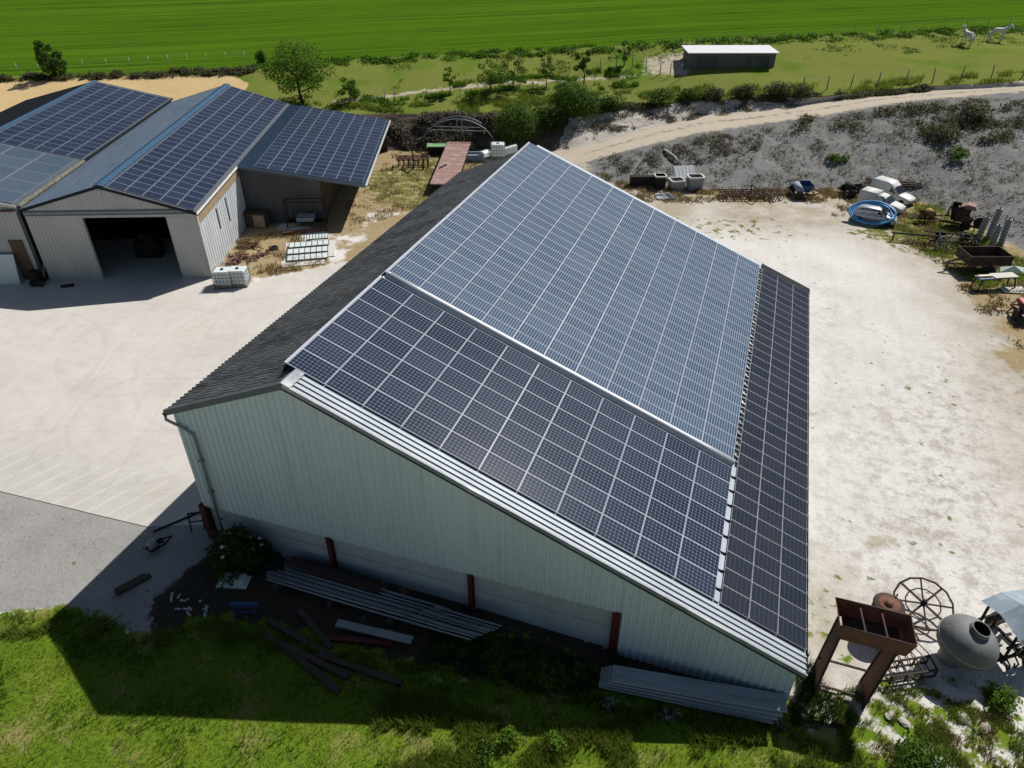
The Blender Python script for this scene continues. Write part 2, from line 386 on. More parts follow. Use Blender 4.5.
dry = np.maximum(dry, .85*pw([(560,172),(640,190),(720,200),(850,200),(930,250),(1000,330),(1060,470),(1200,470),(1100,200),(800,150),(600,150)], 1.6)*(yard | (BR == 2)))
green_yard = .72*pw([(850,232),(905,214),(925,190),(1030,262),(1040,290),(975,292),(945,262)], 1.2)*(yard | (BR == 2))
green_yard = np.maximum(green_yard, .34*pw([(620,225),(760,215),(800,235),(680,245)], 1.5)*yard)
green_yard = np.maximum(green_yard, .62*pw([(355,178),(440,150),(470,165),(430,215),(370,205)], 1.5)*yard)
stub = pw([(-500,150),(-60,84),(130,76),(233,75),(249,84),(236,105),(150,145),(0,150)], .5)*(BR >= 2)
crop = (BR >= 6)*1.
past = (BR == 5)*1.
road = np.where(BR == 3, np.clip(.50+.45*np.abs(np.sin(2*np.pi*BF))-.04*np.exp(-((BF-.5)/.1)**2), 0, 1), 0)*(GX > -9)
road = np.maximum(road, pw([(548,150),(585,150),(590,175),(545,170)], 1.0)*(BR <= 3))
bankL = ((BR >= 2) & (BR <= 4) & (GX < -7))*1.
bankR = (((BR == 2) | (BR == 3)) & (GX >= -7))*1.
upper = ((BR == 4) & (GX >= -7))*1.
track0 = 0
track = np.maximum(pw([(330,106),(400,96),(470,89),(560,82),(640,77),(640,74),(560,78),(470,84),(400,92),(330,101)], .5), pw([(640,58),(690,50),(690,76),(645,76)], 1.0))*.8*past
edge_ = np.maximum(edge_, pw([(800,560),(850,600),(850,720),(790,720)], 2.)*yard)
churn = np.maximum(pw([(860,400),(1040,330),(1040,700),(820,690),(815,560)], 5.)*yard, .5*pw([(812,290),(850,300),(850,690),(800,690)], 2.)*yard)
dry = np.maximum(dry, .55*pw([(560,722),(700,735),(830,745),(870,770),(870,900),(560,900)], 1.)*yard)
def ground_mat():
    m, t, p = nodes('ground_cover')
    co = N(t, 'TexCoord').outputs['Object']
    za = N(t, 'Attribute', attribute_name='zone_a'); zb = N(t, 'Attribute', attribute_name='zone_b'); zc = N(t, 'Attribute', attribute_name='zone_c')
    sa, sb, sc = (N(t, 'SeparateColor') for _ in range(3))
    for a, b in ((za, sa), (zb, sb), (zc, sc)): t.links.new(a.outputs['Color'], b.inputs[0])
    nz = [noise_fac(t, co, s, d, .65, .3, .7) for s, d in ((.35, 6), (1.3, 6), (5, 5), (22, 4), (.09, 4))]
    def mask(w, amp=.5, n=1, soft=.10):
        q = math_(t, 'ADD', w, math_(t, 'MULTIPLY', math_(t, 'SUBTRACT', nz[n], .5), amp))
        mr = N(t, 'MapRange', interpolation_type='SMOOTHSTEP'); mr.inputs['From Min'].default_value = .5-soft; mr.inputs['From Max'].default_value = .5+soft
        t.links.new(q, mr.inputs['Value']); return mr.outputs[0]
    chalk = mix(t, nz[0], (.735,.71,.665), (.64,.615,.57))
    chalk = mix(t, math_(t, 'MULTIPLY', nz[1], .5), chalk, (.74,.72,.68))
    st = noise_fac(t, co, .8, 8, .7, .6, .75); chalk = mix(t, math_(t, 'MULTIPLY', st, .55), chalk, (.33,.27,.19))
    chalk = mix(t, math_(t, 'MULTIPLY', noise_fac(t, co, .16, 5, .6, .42, .66), .55), chalk, (.575,.545,.495))
    mpt = N(t, 'Mapping'); mpt.inputs['Scale'].default_value = (1.1, .07, 1); mpt.inputs['Rotation'].default_value = (0, 0, .12); t.links.new(co, mpt.inputs[0])
    chalk = mix(t, math_(t, 'MULTIPLY', noise_fac(t, mpt.outputs[0], 1.3, 5, .6, .5, .7), .35), chalk, (.53,.50,.455))
    chalk = mix(t, math_(t, 'MULTIPLY', noise_fac(t, co, 3.5, 8, .8, .5, .62), .28), chalk, (.45,.415,.37))
    zd = N(t, 'Attribute', attribute_name='zone_d'); sdd = N(t, 'SeparateColor'); t.links.new(zd.outputs['Color'], sdd.inputs[0])
    chalk = mix(t, math_(t, 'MULTIPLY', math_(t, 'MULTIPLY', noise_fac(t, co, 1.1, 9, .82, .47, .60), sdd.outputs[0]), .9), chalk, (.35,.315,.265))
    chalk = mix(t, math_(t, 'MULTIPLY', math_(t, 'MULTIPLY', noise_fac(t, co, .3, 7, .7, .20, .58), sdd.outputs[1]), .9), chalk, (.36,.30,.215))
    pt = noise_fac(t, co, 9, 5, .75, .56, .75); chalk = mix(t, math_(t, 'MULTIPLY', pt, .5), chalk, (.38,.345,.29))
    def var(a, b, c, n1=0, n2=2):
        q = mix(t, nz[n1], a, b); return mix(t, math_(t, 'MULTIPLY', nz[n2], .6), q, c)
    col = chalk
    col = mix(t, mask(sb.outputs[0], .5), col, var((.35,.34,.32), (.225,.22,.21), (.38,.365,.34)))         # grey gravel
    col = mix(t, mask(sb.outputs[1], .7), col, var((.05,.042,.032), (.08,.066,.05), (.04,.035,.028)))        # bare earth plus painted shade
    col = mix(t, mask(sa.outputs[1], 1.0, 0, .16), col, var((.34,.26,.14), (.26,.185,.095), (.44,.36,.225), 1)) # dry
    col = mix(t, mask(zb.outputs['Alpha'], 1.2, 1, .14), col, var((.15,.16,.04), (.20,.18,.06), (.10,.12,.03)))
    bankr = var((.25,.247,.243), (.31,.307,.30), (.19,.185,.17), 1)
    sv = noise_fac(t, co, .45, 8, .75, .52, .68); bankr = mix(t, math_(t, 'MULTIPLY', sv, .75), bankr, (.10,.097,.055))
    bankr = mix(t, math_(t, 'MULTIPLY', noise_fac(t, co, 3.2, 7, .8, .5, .62), .45), bankr, (.105,.10,.085))
    col = mix(t, mask(sc.outputs[0], .25, 2), col, bankr)
    up_ = var((.56,.51,.45), (.64,.59,.53), (.36,.32,.27), 1)
    sv2 = noise_fac(t, co, 1.1, 8, .75, .53, .66); up_ = mix(t, math_(t, 'MULTIPLY', sv2, .7), up_, (.13,.115,.06))
    col = mix(t, mask(sc.outputs[1], .3, 2), col, up_)
    bl = var((.11,.09,.072), (.15,.125,.10), (.08,.074,.046), 1); col = mix(t, mask(sc.outputs[2], .35, 2), col, bl)
    pas = var((.175,.205,.045), (.225,.23,.07), (.14,.18,.03), 1)
    pas = mix(t, noise_fac(t, co, .12, 5, .6, .52, .68), pas, (.11,.185,.022))
    col = mix(t, mask(sb.outputs[2], .4, 2), col, pas)
    col = mix(t, mask(sa.outputs[2], .3), col, var((.60,.44,.22), (.66,.50,.27), (.50,.36,.17)))
    # crop rows run along the field edge
    mp = N(t, 'Mapping'); mp.inputs['Rotation'].default_value = (0, 0, -CROP_ANG); t.links.new(co, mp.inputs[0])
    mp2 = N(t, 'Mapping'); mp2.inputs['Scale'].default_value = (.010, .55, .0); t.links.new(mp.outputs[0], mp2.inputs[0])
    cn = N(t, 'TexNoise', Scale=1., Detail=6, Roughness=.65); t.links.new(mp2.outputs[0], cn.inputs['Vector'])
    cr = N(t, 'MapRange'); cr.inputs['From Min'].default_value = .36; cr.inputs['From Max'].default_value = .64; t.links.new(cn.outputs[0], cr.inputs['Value'])
    crop_ = mix(t, cr.outputs[0], (.038,.094,.006), (.082,.155,.012))
    sxy = N(t, 'SeparateXYZ'); t.links.new(mp.outputs[0], sxy.inputs[0])
    wob = math_(t, 'ADD', sxy.outputs[1], math_(t, 'MULTIPLY', nz[4], 1.5))
    tl = math_(t, 'LESS_THAN', math_(t, 'FRACT', math_(t, 'DIVIDE', wob, 13.0)), .035)
    tl2 = math_(t, 'LESS_THAN', math_(t, 'FRACT', math_(t, 'DIVIDE', math_(t, 'ADD', wob, 1.9), 13.0)), .03)
    crop_ = mix(t, math_(t, 'MULTIPLY', math_(t, 'MAXIMUM', tl, tl2), .85), crop_, (.022,.065,.008))
    crop_ = mix(t, math_(t, 'MULTIPLY', nz[4], .35), crop_, (.085,.165,.006))
    col = mix(t, mask(za.outputs['Alpha'], .1, 2), col, crop_)
    grs = var((.118,.198,.016), (.16,.22,.023), (.08,.14,.011), 0); grs = mix(t, noise_fac(t, co, .5, 6, .7, .52, .70), grs, (.30,.25,.10))
    col = mix(t, mask(sa.outputs[0], .9, 1, .12), col, grs)
    rd = var((.52,.45,.35), (.44,.37,.28), (.60,.53,.43), 0); col = mix(t, mask(zc.outputs['Alpha'], .55, 1, .2), col, rd)
    t.links.new(col, p.inputs['Base Color']); p.inputs['Roughness'].default_value = .95; p.inputs['Specular IOR Level'].default_value = .0
    bsum = math_(t, 'ADD', math_(t, 'MULTIPLY', nz[2], .6), math_(t, 'MULTIPLY', nz[3], .4))
    b = N(t, 'Bump', Strength=.3); b.inputs['Distance'].default_value = .12; t.links.new(bsum, b.inputs['Height']); t.links.new(b.outputs[0], p.inputs['Normal'])
ce = (P(900, 30)-P(300, 63)); CROP_ANG = math.atan2(ce.y, ce.x)
ground_mat()
# alpha channels: crop weight sits in zone_a alpha, green yard in zone_b alpha, road in zone_c alpha
me = D.meshes.new('ground'); me.from_pydata([tuple(p) for p in V], [], quads); me.materials.append(MT['ground_cover'])
for nm, ch in (('zone_a', (np.maximum(grass_fg, patchy), dry, stub, crop)), ('zone_b', (greyg, soil_shade, past, green_yard)), ('zone_d', (churn, edge_, churn*0, churn*0+1)), ('zone_c', (bankR, upper, bankL, np.maximum(road, track*.8)))):
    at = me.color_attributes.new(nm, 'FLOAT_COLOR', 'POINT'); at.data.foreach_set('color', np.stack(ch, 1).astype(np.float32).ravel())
me.polygons.foreach_set('use_smooth', [True]*len(me.polygons)); me.update()
go = D.objects.new('ground', me); COL.objects.link(go); tag(go, 'chalk farmyard, earth banks, pasture and crop field', None, None, 'structure')
# ------------------------------------------------------------------ concrete apron
O = Vector((-23.86, 22.13, 0)); UX = Vector((.93295, .36002, 0)); VY = Vector((-.36002, .93295, 0)); ANG = math.atan2(UX.y, UX.x)
def L2W(x, y, z=0): return O+UX*x+VY*y+Vector((0, 0, z))
def slab_mat():
    m, t, p = nodes('apron_concrete'); co = N(t, 'TexCoord').outputs['Object']
    c = mix(t, noise_fac(t, co, .25, 6, .65, .3, .7), (.62,.59,.54), (.52,.49,.445))
    c = mix(t, math_(t, 'MULTIPLY', noise_fac(t, co, 1.2, 7, .7, .5, .72), .4), c, (.40,.37,.32))
    c = mix(t, math_(t, 'MULTIPLY', noise_fac(t, co, .22, 4, .6, .62, .74), .35), c, (.52,.40,.24))
    sx = N(t, 'SeparateXYZ'); t.links.new(co, sx.inputs[0])
    def arc(cx, cy, r, wd, k, c):
        dx = math_(t, 'SUBTRACT', sx.outputs[0], cx); dy = math_(t, 'SUBTRACT', sx.outputs[1], cy)
        rr = math_(t, 'SQRT', math_(t, 'ADD', math_(t, 'MULTIPLY', dx, dx), math_(t, 'MULTIPLY', dy, dy)))
        on = math_(t, 'LESS_THAN', math_(t, 'ABSOLUTE', math_(t, 'SUBTRACT', rr, r)), wd)
        return mix(t, math_(t, 'MULTIPLY', math_(t, 'MULTIPLY', on, k), noise_fac(t, co, .9, 4, .6, .3, .6)), c, (.34,.31,.28))
    for cx, cy, r in ((-15.5, 6.2, 4.6), (-15.5, 6.2, 6.3), (-21.0, 12.0, 5.5), (-12., 14., 9.), (-30, 6, 8.)): c = arc(cx, cy, r, .16, .14, c)
    # saw-cut joints every 5.5 m and hosed streaks near the front edge
    for ax, off, step in ((0, 2.0, 5.6), (1, 1.2, 5.6)):
        q = math_(t, 'FRACT', math_(t, 'DIVIDE', math_(t, 'ADD', math_(t, 'ADD', sx.outputs[ax], math_(t, 'MULTIPLY', sx.outputs[1-ax], -.36 if ax else .36)), off+100*step), step))
        c = mix(t, math_(t, 'MULTIPLY', math_(t, 'LESS_THAN', q, .006), .45), c, (.30,.27,.24))
    st = math_(t, 'FRACT', math_(t, 'DIVIDE', math_(t, 'ADD', math_(t, 'MULTIPLY', sx.outputs[0], .93), math_(t, 'MULTIPLY', sx.outputs[1], -.36)), .95))
    near = N(t, 'MapRange'); near.inputs['From Min'].default_value = 3.2; near.inputs['From Max'].default_value = .5; t.links.new(sx.outputs[1], near.inputs['Value'])
    c = mix(t, math_(t, 'MULTIPLY', math_(t, 'MULTIPLY', math_(t, 'LESS_THAN', st, .82), near.outputs[0]), .28), c, (.36,.345,.32))
    t.links.new(c, p.inputs['Base Color']); p.inputs['Roughness'].default_value = .9; p.inputs['Specular IOR Level'].default_value = .2
slab_mat()
m = MB(); mb = MB()
e1, e2 = g(218, 291), g(345, 262)
m.b2((-12.4, 8, .0), (-.1, 32, .045)); m.build('shed_floor_shade', 'interior_shade', loc=O, rot=(0, 0, ANG))['kind'] = 'structure'  # added dark sheet, paints the shade deep inside the doorway
edge = [(-110, -4.5), (-60, -3.2), (-18.3, -1.75), (-12.5, -1.5), (-9.4, -1.35), (-7.3, -.5), (-6.05, -.3), (-6.05, 27.3), (e2.x, e2.y), (e1.x, e1.y), tuple(L2W(-.1, .3))[:2], tuple(L2W(-.1, 32))[:2], tuple(L2W(-29, 32))[:2], (-110, 32)]
mb.prism(edge, -.2, .03); tag(mb.build('concrete_apron', 'apron_concrete', fixn=True), kind='structure')

# ------------------------------------------------------------------ building helpers
def panel_mesh(L, Wd, cellm, framem, bd=.03, clip=0):
    b = MB(); zc, zf = .036, .040
    b.quad((bd,bd,zc),(L-bd,bd,zc),(L-bd,Wd-bd,zc),(bd,Wd-bd,zc), uv=[(0.001,0.001),(.999,.001),(.999,.999),(.001,.999)])
    b.mi = 1
    for lo, hi in (((0,0),(L,bd)),((0,Wd-bd),(L,Wd)),((0,bd),(bd,Wd-bd)),((L-bd,bd),(L,Wd-bd))): b.b2((*lo, 0), (*hi, zf))
    if clip: b.b2((L-.03, .02, zf), (L+.012, .085, zf+.025)); b.b2((L-.03, Wd-.085, zf), (L+.012, Wd-.02, zf+.025))
    b.mi = 0
    return b
def array(parent, name, sheet, origin, rot, nu, nv, L, Wd, gap, cellm, framem, stuff_after=None, order=None, bd=.03):
    """sheet of panels: i runs down the slope, j along the ridge; nearest first"""
    src = panel_mesh(L, Wd, cellm, framem, bd, name == 'black_solar_panel'); src_o = None
    Rm = Euler(rot).to_matrix().to_4x4(); Rm.translation = Vector(origin)
    cells_ = [(i, j) for j in range(nv) for i in range(nu)]
    if order: cells_.sort(key=order)
    rest = MB()
    for n, (i, j) in enumerate(cells_):
        off = Vector((i*(L+gap), j*(Wd+gap), 0))
        if stuff_after is None or n < stuff_after:
            if src_o is None: src_o = src.build(name, [cellm, framem]); o = src_o
            else: o = src_o.copy(); COL.objects.link(o)
            o.parent = parent; o.matrix_local = Rm @ Matrix.Translation(off+Vector((0, 0, random.uniform(0, .004)))) @ Euler((random.gauss(0, .0022), random.gauss(0, .0016), random.gauss(0, .0006))).to_matrix().to_4x4()
        else:
            Tm = Rm @ Matrix.Translation(off); b = len(rest.v)
            rest.v += [tuple(Tm @ Vector(p)) for p in src.v]
            for f, m, u in zip(src.f, src.m, src.u):
                rest.f.append(tuple(b+k for k in f)); rest.m.append(m); rest.sm.append(False)
                rest.u.append([(a+i, c+j) for a, c in u] if u else None)
    if rest.v: tag(rest.build(name, [cellm, framem], parent), kind='stuff')
def ribwall(mb, x0, x1, zb, zt, y, pitch=.26, dep=.04, out=-1, brk=(), prof=((0,0),(.22,0),(.32,1),(.68,1),(.78,0))):
    xs = []
    k = 0; x = x0
    while x < x1:
        for a, d in prof:
            q = x0+(k+a)*pitch
            if q < x1: xs.append((q, d))
        k += 1; x = x0+k*pitch
    xs.append((x1, 0))
    for b in brk: xs.append((b, 0))
    xs.sort()
    mb.surf([[(x, y+out*dep*d, zb(x)) for x, d in xs], [(x, y+out*dep*d, zt(x)) for x, d in xs]])
def ybox(mb, x0, x1, y0, y1, z0, z1): mb.b2((x0, y0, z0), (x1, y1, z1))

# ------------------------------------------------------------------ main barn
TH = .3866; HR = 10.113; LEA = -6.204; LEZ = 7.392; YF, YB = -1.036, 31.0; SR = 21.744
cT, sT = math.cos(TH), math.sin(TH)
def RS(s, y, h=0): return (s*cT+h*sT, y, HR-s*sT+h*cT)
LTH = math.atan2(HR-LEZ, -LEA); cL, sL = math.cos(LTH), math.sin(LTH); LL = math.hypot(LEA, HR-LEZ)
def LS(s, y, h=0): return (-s*cL-h*sL, y, HR-s*sL+h*cL)
barn = thing('barn', 'large pale ribbed barn whose long right roof slope is covered in solar panels', 'barn', (0, 0, 0))
WY = -.84
def ztop(x): return (HR-(-x)*(HR-LEZ)/(-LEA) if x < 0 else HR-x*math.tan(TH))-.16
XR = SR*cT-.25
m = MB(); ribwall(m, -6.0, 13.3, lambda x: 2.06+.29*(x+5.4)/18.5, ztop, WY, .30, .045, brk=(0,))
ribwall(m, 13.3, XR, lambda x: -.6, ztop, WY, .30, .045)
m.b2((13.26, WY, -.6), (13.32, WY+.15, 2.36)); m.b2((-6.0, WY-.01, 2.03), (-5.0, WY+.1, 2.07))
m.build('gable_wall', 'cladding', barn)
m = MB(); m.b2((-6.0, -.66, -.5), (13.28, -.46, 1.16)); m.b2((-6.0, -.66, 1.19), (13.28, -.46, 2.5)); m.mi = 1; m.b2((-6, -.64, 1.15), (13.28, -.48, 1.2))
m.build('plinth_wall', ['concrete_wall', 'grey_trim'], barn)
m = MB(); m.T = Matrix.Rotation(math.pi/2, 4, 'Z'); ribwall(m, WY, YB-.4, lambda x: 0, lambda x: 7.2, 6.0, .3, .04, out=1)
m.T = Matrix(); m.b2((-6.0, YB-.55, 0), (XR, YB-.4, 1.6)); m.build('side_wall', 'cladding', barn)
m = MB(); m.T = Matrix.Rotation(math.pi/2, 4, 'Z'); ribwall(m, WY, YB-.4, lambda x: -.6, lambda x: HR-XR*math.tan(TH)-.12, -XR, .3, .04, out=-1); m.build('eave_wall', 'cladding', barn)
m = MB(); m.add([(-6.0, YB-.42, 0), (XR, YB-.42, -.5), (XR, YB-.42, ztop(XR)), (0, YB-.42, ztop(0)), (-6, YB-.42, ztop(-6))], [(0,1,2,3,4)]); m.build('rear_wall', 'cladding', barn)
for x in (.5, 7.1, 13.18):
    wd = .10 if x < 13 else .17
    m = MB(); z0 = -.5; z1 = 2.05+.29*(x+5.4)/18.5+.05
    m.b2((x-wd, -.92, z0), (x+wd, -.885, z1)); m.b2((x-.02, -.885, z0), (x+.02, -.70, z1)); m.b2((x-wd, -.70, z0), (x+wd, -.665, z1))
    m.build('steel_column', 'red_steel', barn)
m = MB(); m.b2((-6.15, -1.0, 0), (-5.85, -.95, 2.12)); m.b2((-6.15, -.95, 0), (-6.11, -.6, 2.12)); m.b2((-5.89, -.95, 0), (-5.85, -.6, 2.12)); m.build('steel_column', 'red_steel', barn)
# left roof slope: corrugated fibre-cement
m = MB(); per = .25; ys = [YF+.02+per*k/6 for k in range(int((YB-YF)/per*6)+1)]
nrow = 5
for r in range(nrow):
    s0, s1 = LL*r/nrow-(.08 if r else 0), LL*(r+1)/nrow; h0, h1 = .04, .075
    m.smooth = True
    m.surf([[LS(s1, y, h1+.04*math.cos(2*math.pi*y/per)) for y in ys], [LS(s0, y, h0+.04*math.cos(2*math.pi*y/per)) for y in ys]])
    m.smooth = False
m.surf([[LS(LL, y, .075+.04*math.cos(2*math.pi*y/per)) for y in ys], [LS(LL, y, .02+.04*math.cos(2*math.pi*y/per)) for y in ys]])
m.add([LS(0, YF+.05, -.08), LS(LL, YF+.05, -.08), LS(LL, YB, -.08), LS(0, YB, -.08)], [(0,1,2,3)])
m.build('corrugated_roof', 'fibre_roof', barn)
m = MB(); m.add([LS(0, YF, .12), LS(LL+.05, YF, .12), LS(LL+.05, YF, -.14), LS(0, YF, -.14), LS(0, YF+.14, .12), LS(LL+.05, YF+.14, .12), LS(LL+.05, YF+.14, -.14), LS(0, YF+.14, -.14)], [(0,1,2,3),(0,4,5,1),(3,2,6,7),(4,7,6,5),(1,5,6,2)])
m.build('verge_trim', 'grey_trim', barn, fixn=True)
m = MB(); gx, _, gzz = LS(LL+.06, 0, -.03); rr = .085
m.surf([[(gx-.02+rr*math.cos(a), y, gzz+rr*math.sin(a)) for y in (YF-.02, YB)] for a in [math.pi*(1+k/8) for k in range(9)]])
m.prism([(gx-.02+rr*math.cos(math.pi*(1+k/8)), gzz+rr*math.sin(math.pi*(1+k/8))) for k in range(9)], YF-.03, YF-.02, 'y')
m.build('gutter', 'dark_trim', barn)
m = MB(); m.tube([(gx, YF+.02, gzz-.08), (gx, YF-.02, gzz-.3), (-5.55, WY-.13, 6.72), (-5.14, WY-.13, 6.45), (-5.12, WY-.13, 6.2), (-5.2, WY-.13, .3)], .065, 8)
for z in (1.5, 3.2, 5.0): m.b2((-5.28, WY-.21, z), (-5.04, WY-.02, z+.05))
m.build('downpipe', 'galv_dull', barn)
# right slope: ribbed metal sheet
m = MB()
prof = []; y = YF+.10
while y < YB-.05:
    near = y < -.22
    for a, d in ((0,0),(.15,0),(.155,.055),(.215,.055),(.22,0)) if near else ((0,0),(.24,.0)): prof.append((y+a, d))
    y += .25
m.surf([[RS(-.02, a, .02+d) for a, d in prof], [RS(SR, a, .02+d) for a, d in prof]])
m.add([RS(0, YF, -.1), RS(SR, YF, -.1), RS(SR, YB, -.1), RS(0, YB, -.1)], [(0,1,2,3)])
m.add([RS(SR, YF, -.1), RS(SR, YB, -.1), RS(SR, YB, .02), RS(SR, YF, .02)], [(0,1,2,3)])
m.build('sheet_roof', 'sheet_roof', barn)
m = MB()
def slab(b, s0, s1, y0, y1, h0, h1, fn=RS):
    b.add([fn(s0,y0,h0), fn(s1,y0,h0), fn(s1,y1,h0), fn(s0,y1,h0), fn(s0,y0,h1), fn(s1,y0,h1), fn(s1,y1,h1), fn(s0,y1,h1)], [(3,2,1,0),(4,5,6,7),(0,1,5,4),(1,2,6,5),(2,3,7,6),(3,0,4,7)])
slab(m, -.02, SR+.03, YF-.01, YF+.05, .075, .085); slab(m, -.02, SR+.03, YF-.02, YF-.01, -.10, .085)
m.mi = 1; slab(m, -.02, SR+.03, YF-.015, YF+.005, -.19, -.10); m.build('verge_flashing', ['galvanised', 'dark_trim'], barn, fixn=True)
m = MB(); slab(m, -.10, .30, YF, .12, .09, .105); slab(m, -.02, .25, YF, .12, .09, .10, LS); m.build('ridge_cap', 'galvanised', barn, fixn=True)
m = MB(); slab(m, SR+.02, SR+.04, YF, YB, -.16, .08); slab(m, 18.0, SR+.04, YB-.75, YB, .09, .13); m.build('eave_trim', 'dark_trim', barn, fixn=True)
PZ = .1185; S0 = -.50; PW = .03
array(barn, 'large_solar_panel', None, RS(S0, 0, PZ-.04), (0, TH, 0), 11, 7, 1.651, 1.099, .018, 'cells_navy', 'panel_frame', bd=.016)
# keys: distance to the camera puts the nearest hundred of the upper field first
Lu, Wu = 1.651, .868
array(barn, 'narrow_solar_panel', None, RS(S0, 8.36, PZ-.04), (0, TH, 0), 11, 25, Lu, Wu, .018, 'cells_blue', 'panel_frame', stuff_after=100,
      order=lambda c: (Vector(RS(S0+(c[0]+.5)*1.665, 8.36+(c[1]+.5)*.884))-CAM).length, bd=.014)
array(barn, 'black_solar_panel', None, RS(18.10, 0, PZ-.04), (0, TH, 0), 3, 33, 1.182, .899, .018, 'cells_black', 'panel_frame_grey', bd=.012)
m = MB(); slab(m, S0-.11, S0-.01, -.02, 7.85, .02, PZ+.01); slab(m, S0-.11, S0-.01, 8.3, 30.5, .02, PZ+.01); slab(m, S0-.12, S0-.10, 0, 30.5, -.55, PZ); m.build('ridge_flashing', 'panel_frame_dim', barn, fixn=True)
m = MB(); pts = []
m.tube([RS(S0+.25+18.1*k/12, 8.12, .17) for k in range(13)], .19, 12); slab(m, S0, 17.95, 7.83, 8.34, .05, .075); m.tube([RS(S0+.28, 8.12, .17), RS(S0+.12, 8.18, .15), RS(S0+.02, 8.3, .08)], [.19,.15,.09], 12)
m.build('joint_cover', 'light_metal', barn)
m = MB(); slab(m, 17.86, 18.06, 0, 8.0, .06, .09); m.build('valley_flashing', 'panel_frame_dim', barn, fixn=True)
m = MB(); slab(m, 17.82, 18.10, .55, .59, .09, .15); slab(m, 17.98, 18.10, .55, .62, .09, .16); cl = m.build('clamp', 'dark_trim', barn, fixn=True)
for k in range(1, 8): c = cl.copy(); COL.objects.link(c); c.location.y = k*.95
m = MB(); slab(m, 17.86, 18.07, 8.05, 30.2, .03, .07)
m.mi = 1
for k in range(25):
    yb = 8.36+k*.884
    slab(m, 17.86, 18.10, yb+.02, yb+.07, .07, .13); slab(m, 17.9, 18.09, yb+.36, yb+.44, .07, .15); slab(m, 17.87, 17.96, yb+.44, yb+.62, .07, .12)
m.build('mounting_rail', ['dark_trim', 'galvanised'], barn, fixn=True)

# ------------------------------------------------------------------ the three joined sheds on the left
def at_local(o): return o
EZ, RZ, RX = 5.42, 7.5, -6.43; AW = -12.6; AL = 32.6; EZL = 5.80
shed = thing('gable_shed', 'pale ribbed gable shed with a wide open doorway and blue ridge cap', 'shed', O, ANG)
def zA(x): return RZ+(x-RX)*(EZ-RZ)/(-RX) if x > RX else RZ+(x-RX)*(RZ-EZL)/(RX-AW)
m = MB()
ribwall(m, AW+.15, -8.38, lambda x: 0, lambda x: 5.08, 0, .28, .035); ribwall(m, -2.26, -.05, lambda x: 0, lambda x: 5.08, 0, .28, .035)
ribwall(m, AW+.15, -.05, lambda x: 5.08, lambda x: zA(x)-.14, 0, .28, .035, brk=(RX,))
m.b2((-8.42, .0, 0), (-8.38, .25, 5.08)); m.b2((-2.26, 0, 0), (-2.22, .25, 5.08)); m.build('front_wall', 'cladding_white', shed)
m = MB(); m.b2((AW+.15, -.10, 5.30), (-.05, -.045, 5.42)); m.b2((AW+.15, -.10, 5.54), (-.05, -.045, 5.66)); m.mi = 1; m.b2((AW+.15, -.075, 5.42), (-.05, -.04, 5.54)); m.build('door_rail', ['grey_trim', 'galv_dull'], shed)
m = MB(); m.b2((AW+.1, 0.02, 0), (AW+.25, AL, 5.3)); m.b2((AW, AL-.15, 0), (-.05, AL, 5.2)); m.build('rear_wall', 'interior_shade', shed)  # inner walls coloured near-black as the shed's indoor shade
m = MB(); m.T = Matrix.Rotation(math.pi/2, 4, 'Z'); ribwall(m, .1, 11.2, lambda x: .0, lambda x: 4.45, 0.02, .5, .03, out=-1, prof=((0,0),(.86,0),(.9,1),(.96,1)))
m.T = Matrix(); m.b2((-.2, 11.2, 0), (0, AL, 5.2)); m.build('side_wall', 'cladding_side', shed)
m = MB(); m.b2((-.06, .05, 4.42), (.05, 11.2, 5.24)); m.build('tan_fascia', 'tan_board', shed)
for y, h in ((4.1, 2.4), (6.6, 2.9)):
    m = MB(); m.b2((-.02, y, 4.1-h*.7), (.055, y+.12, 4.1)); m.build('wall_slit', 'dark_trim', shed)
m = MB(); m.b2((-.02, -.08, 0), (.10, .10, 5.2)); m.build('corner_trim', 'white_dull', shed)
def roofsheet(mb, x0, z0, x1, z1, y0, y1, th=.06, ribs=0, up=.03):
    d = Vector((x1-x0, 0, z1-z0)).normalized(); n = Vector((-d.z, 0, d.x)); n = n if n.z > 0 else -n
    def q(x, z, y, h): return (x+n.x*h, y, z+n.z*h)
    ysr = [y0, y1]
    if ribs:
        ysr = []; y = y0
        while y < y1: ysr += [(y, 0), (y+ribs*.55, 0), (y+ribs*.65, up), (y+ribs*.9, up)]; y += ribs
        ysr.append((y1, 0)); ysr = [(min(a, y1), b) for a, b in ysr]
    else: ysr = [(y0, 0), (y1, 0)]
    mb.surf([[q(x0, z0, y, th/2+h) for y, h in ysr], [q(x1, z1, y, th/2+h) for y, h in ysr]])
    mb.add([q(x0,z0,y0,-th/2), q(x1,z1,y0,-th/2), q(x1,z1,y1,-th/2), q(x0,z0,y1,-th/2), q(x0,z0,y0,th/2), q(x1,z1,y0,th/2), q(x1,z1,y1,th/2), q(x0,z0,y1,th/2)], [(3,2,1,0),(0,1,5,4),(1,2,6,5),(2,3,7,6),(3,0,4,7)])
m = MB(); roofsheet(m, RX, RZ, .12, zA(.12), -.12, AL); m.build('roof_slope', 'grey_trim', shed)
m = MB(); roofsheet(m, RX, RZ, AW-.6, zA(AW-.6), -.12, AL, ribs=.9, up=.02); m.build('roof_slope', 'grey_slope', shed)
m = MB(); m.bar((RX, -.14, RZ-.06), (.12, -.14, zA(.12)-.06), .05, .22); m.bar((RX, -.14, RZ-.06), (AW-.1, -.14, zA(AW-.1)-.06), .05, .22); m.build('verge_trim', 'dark_trim', shed)
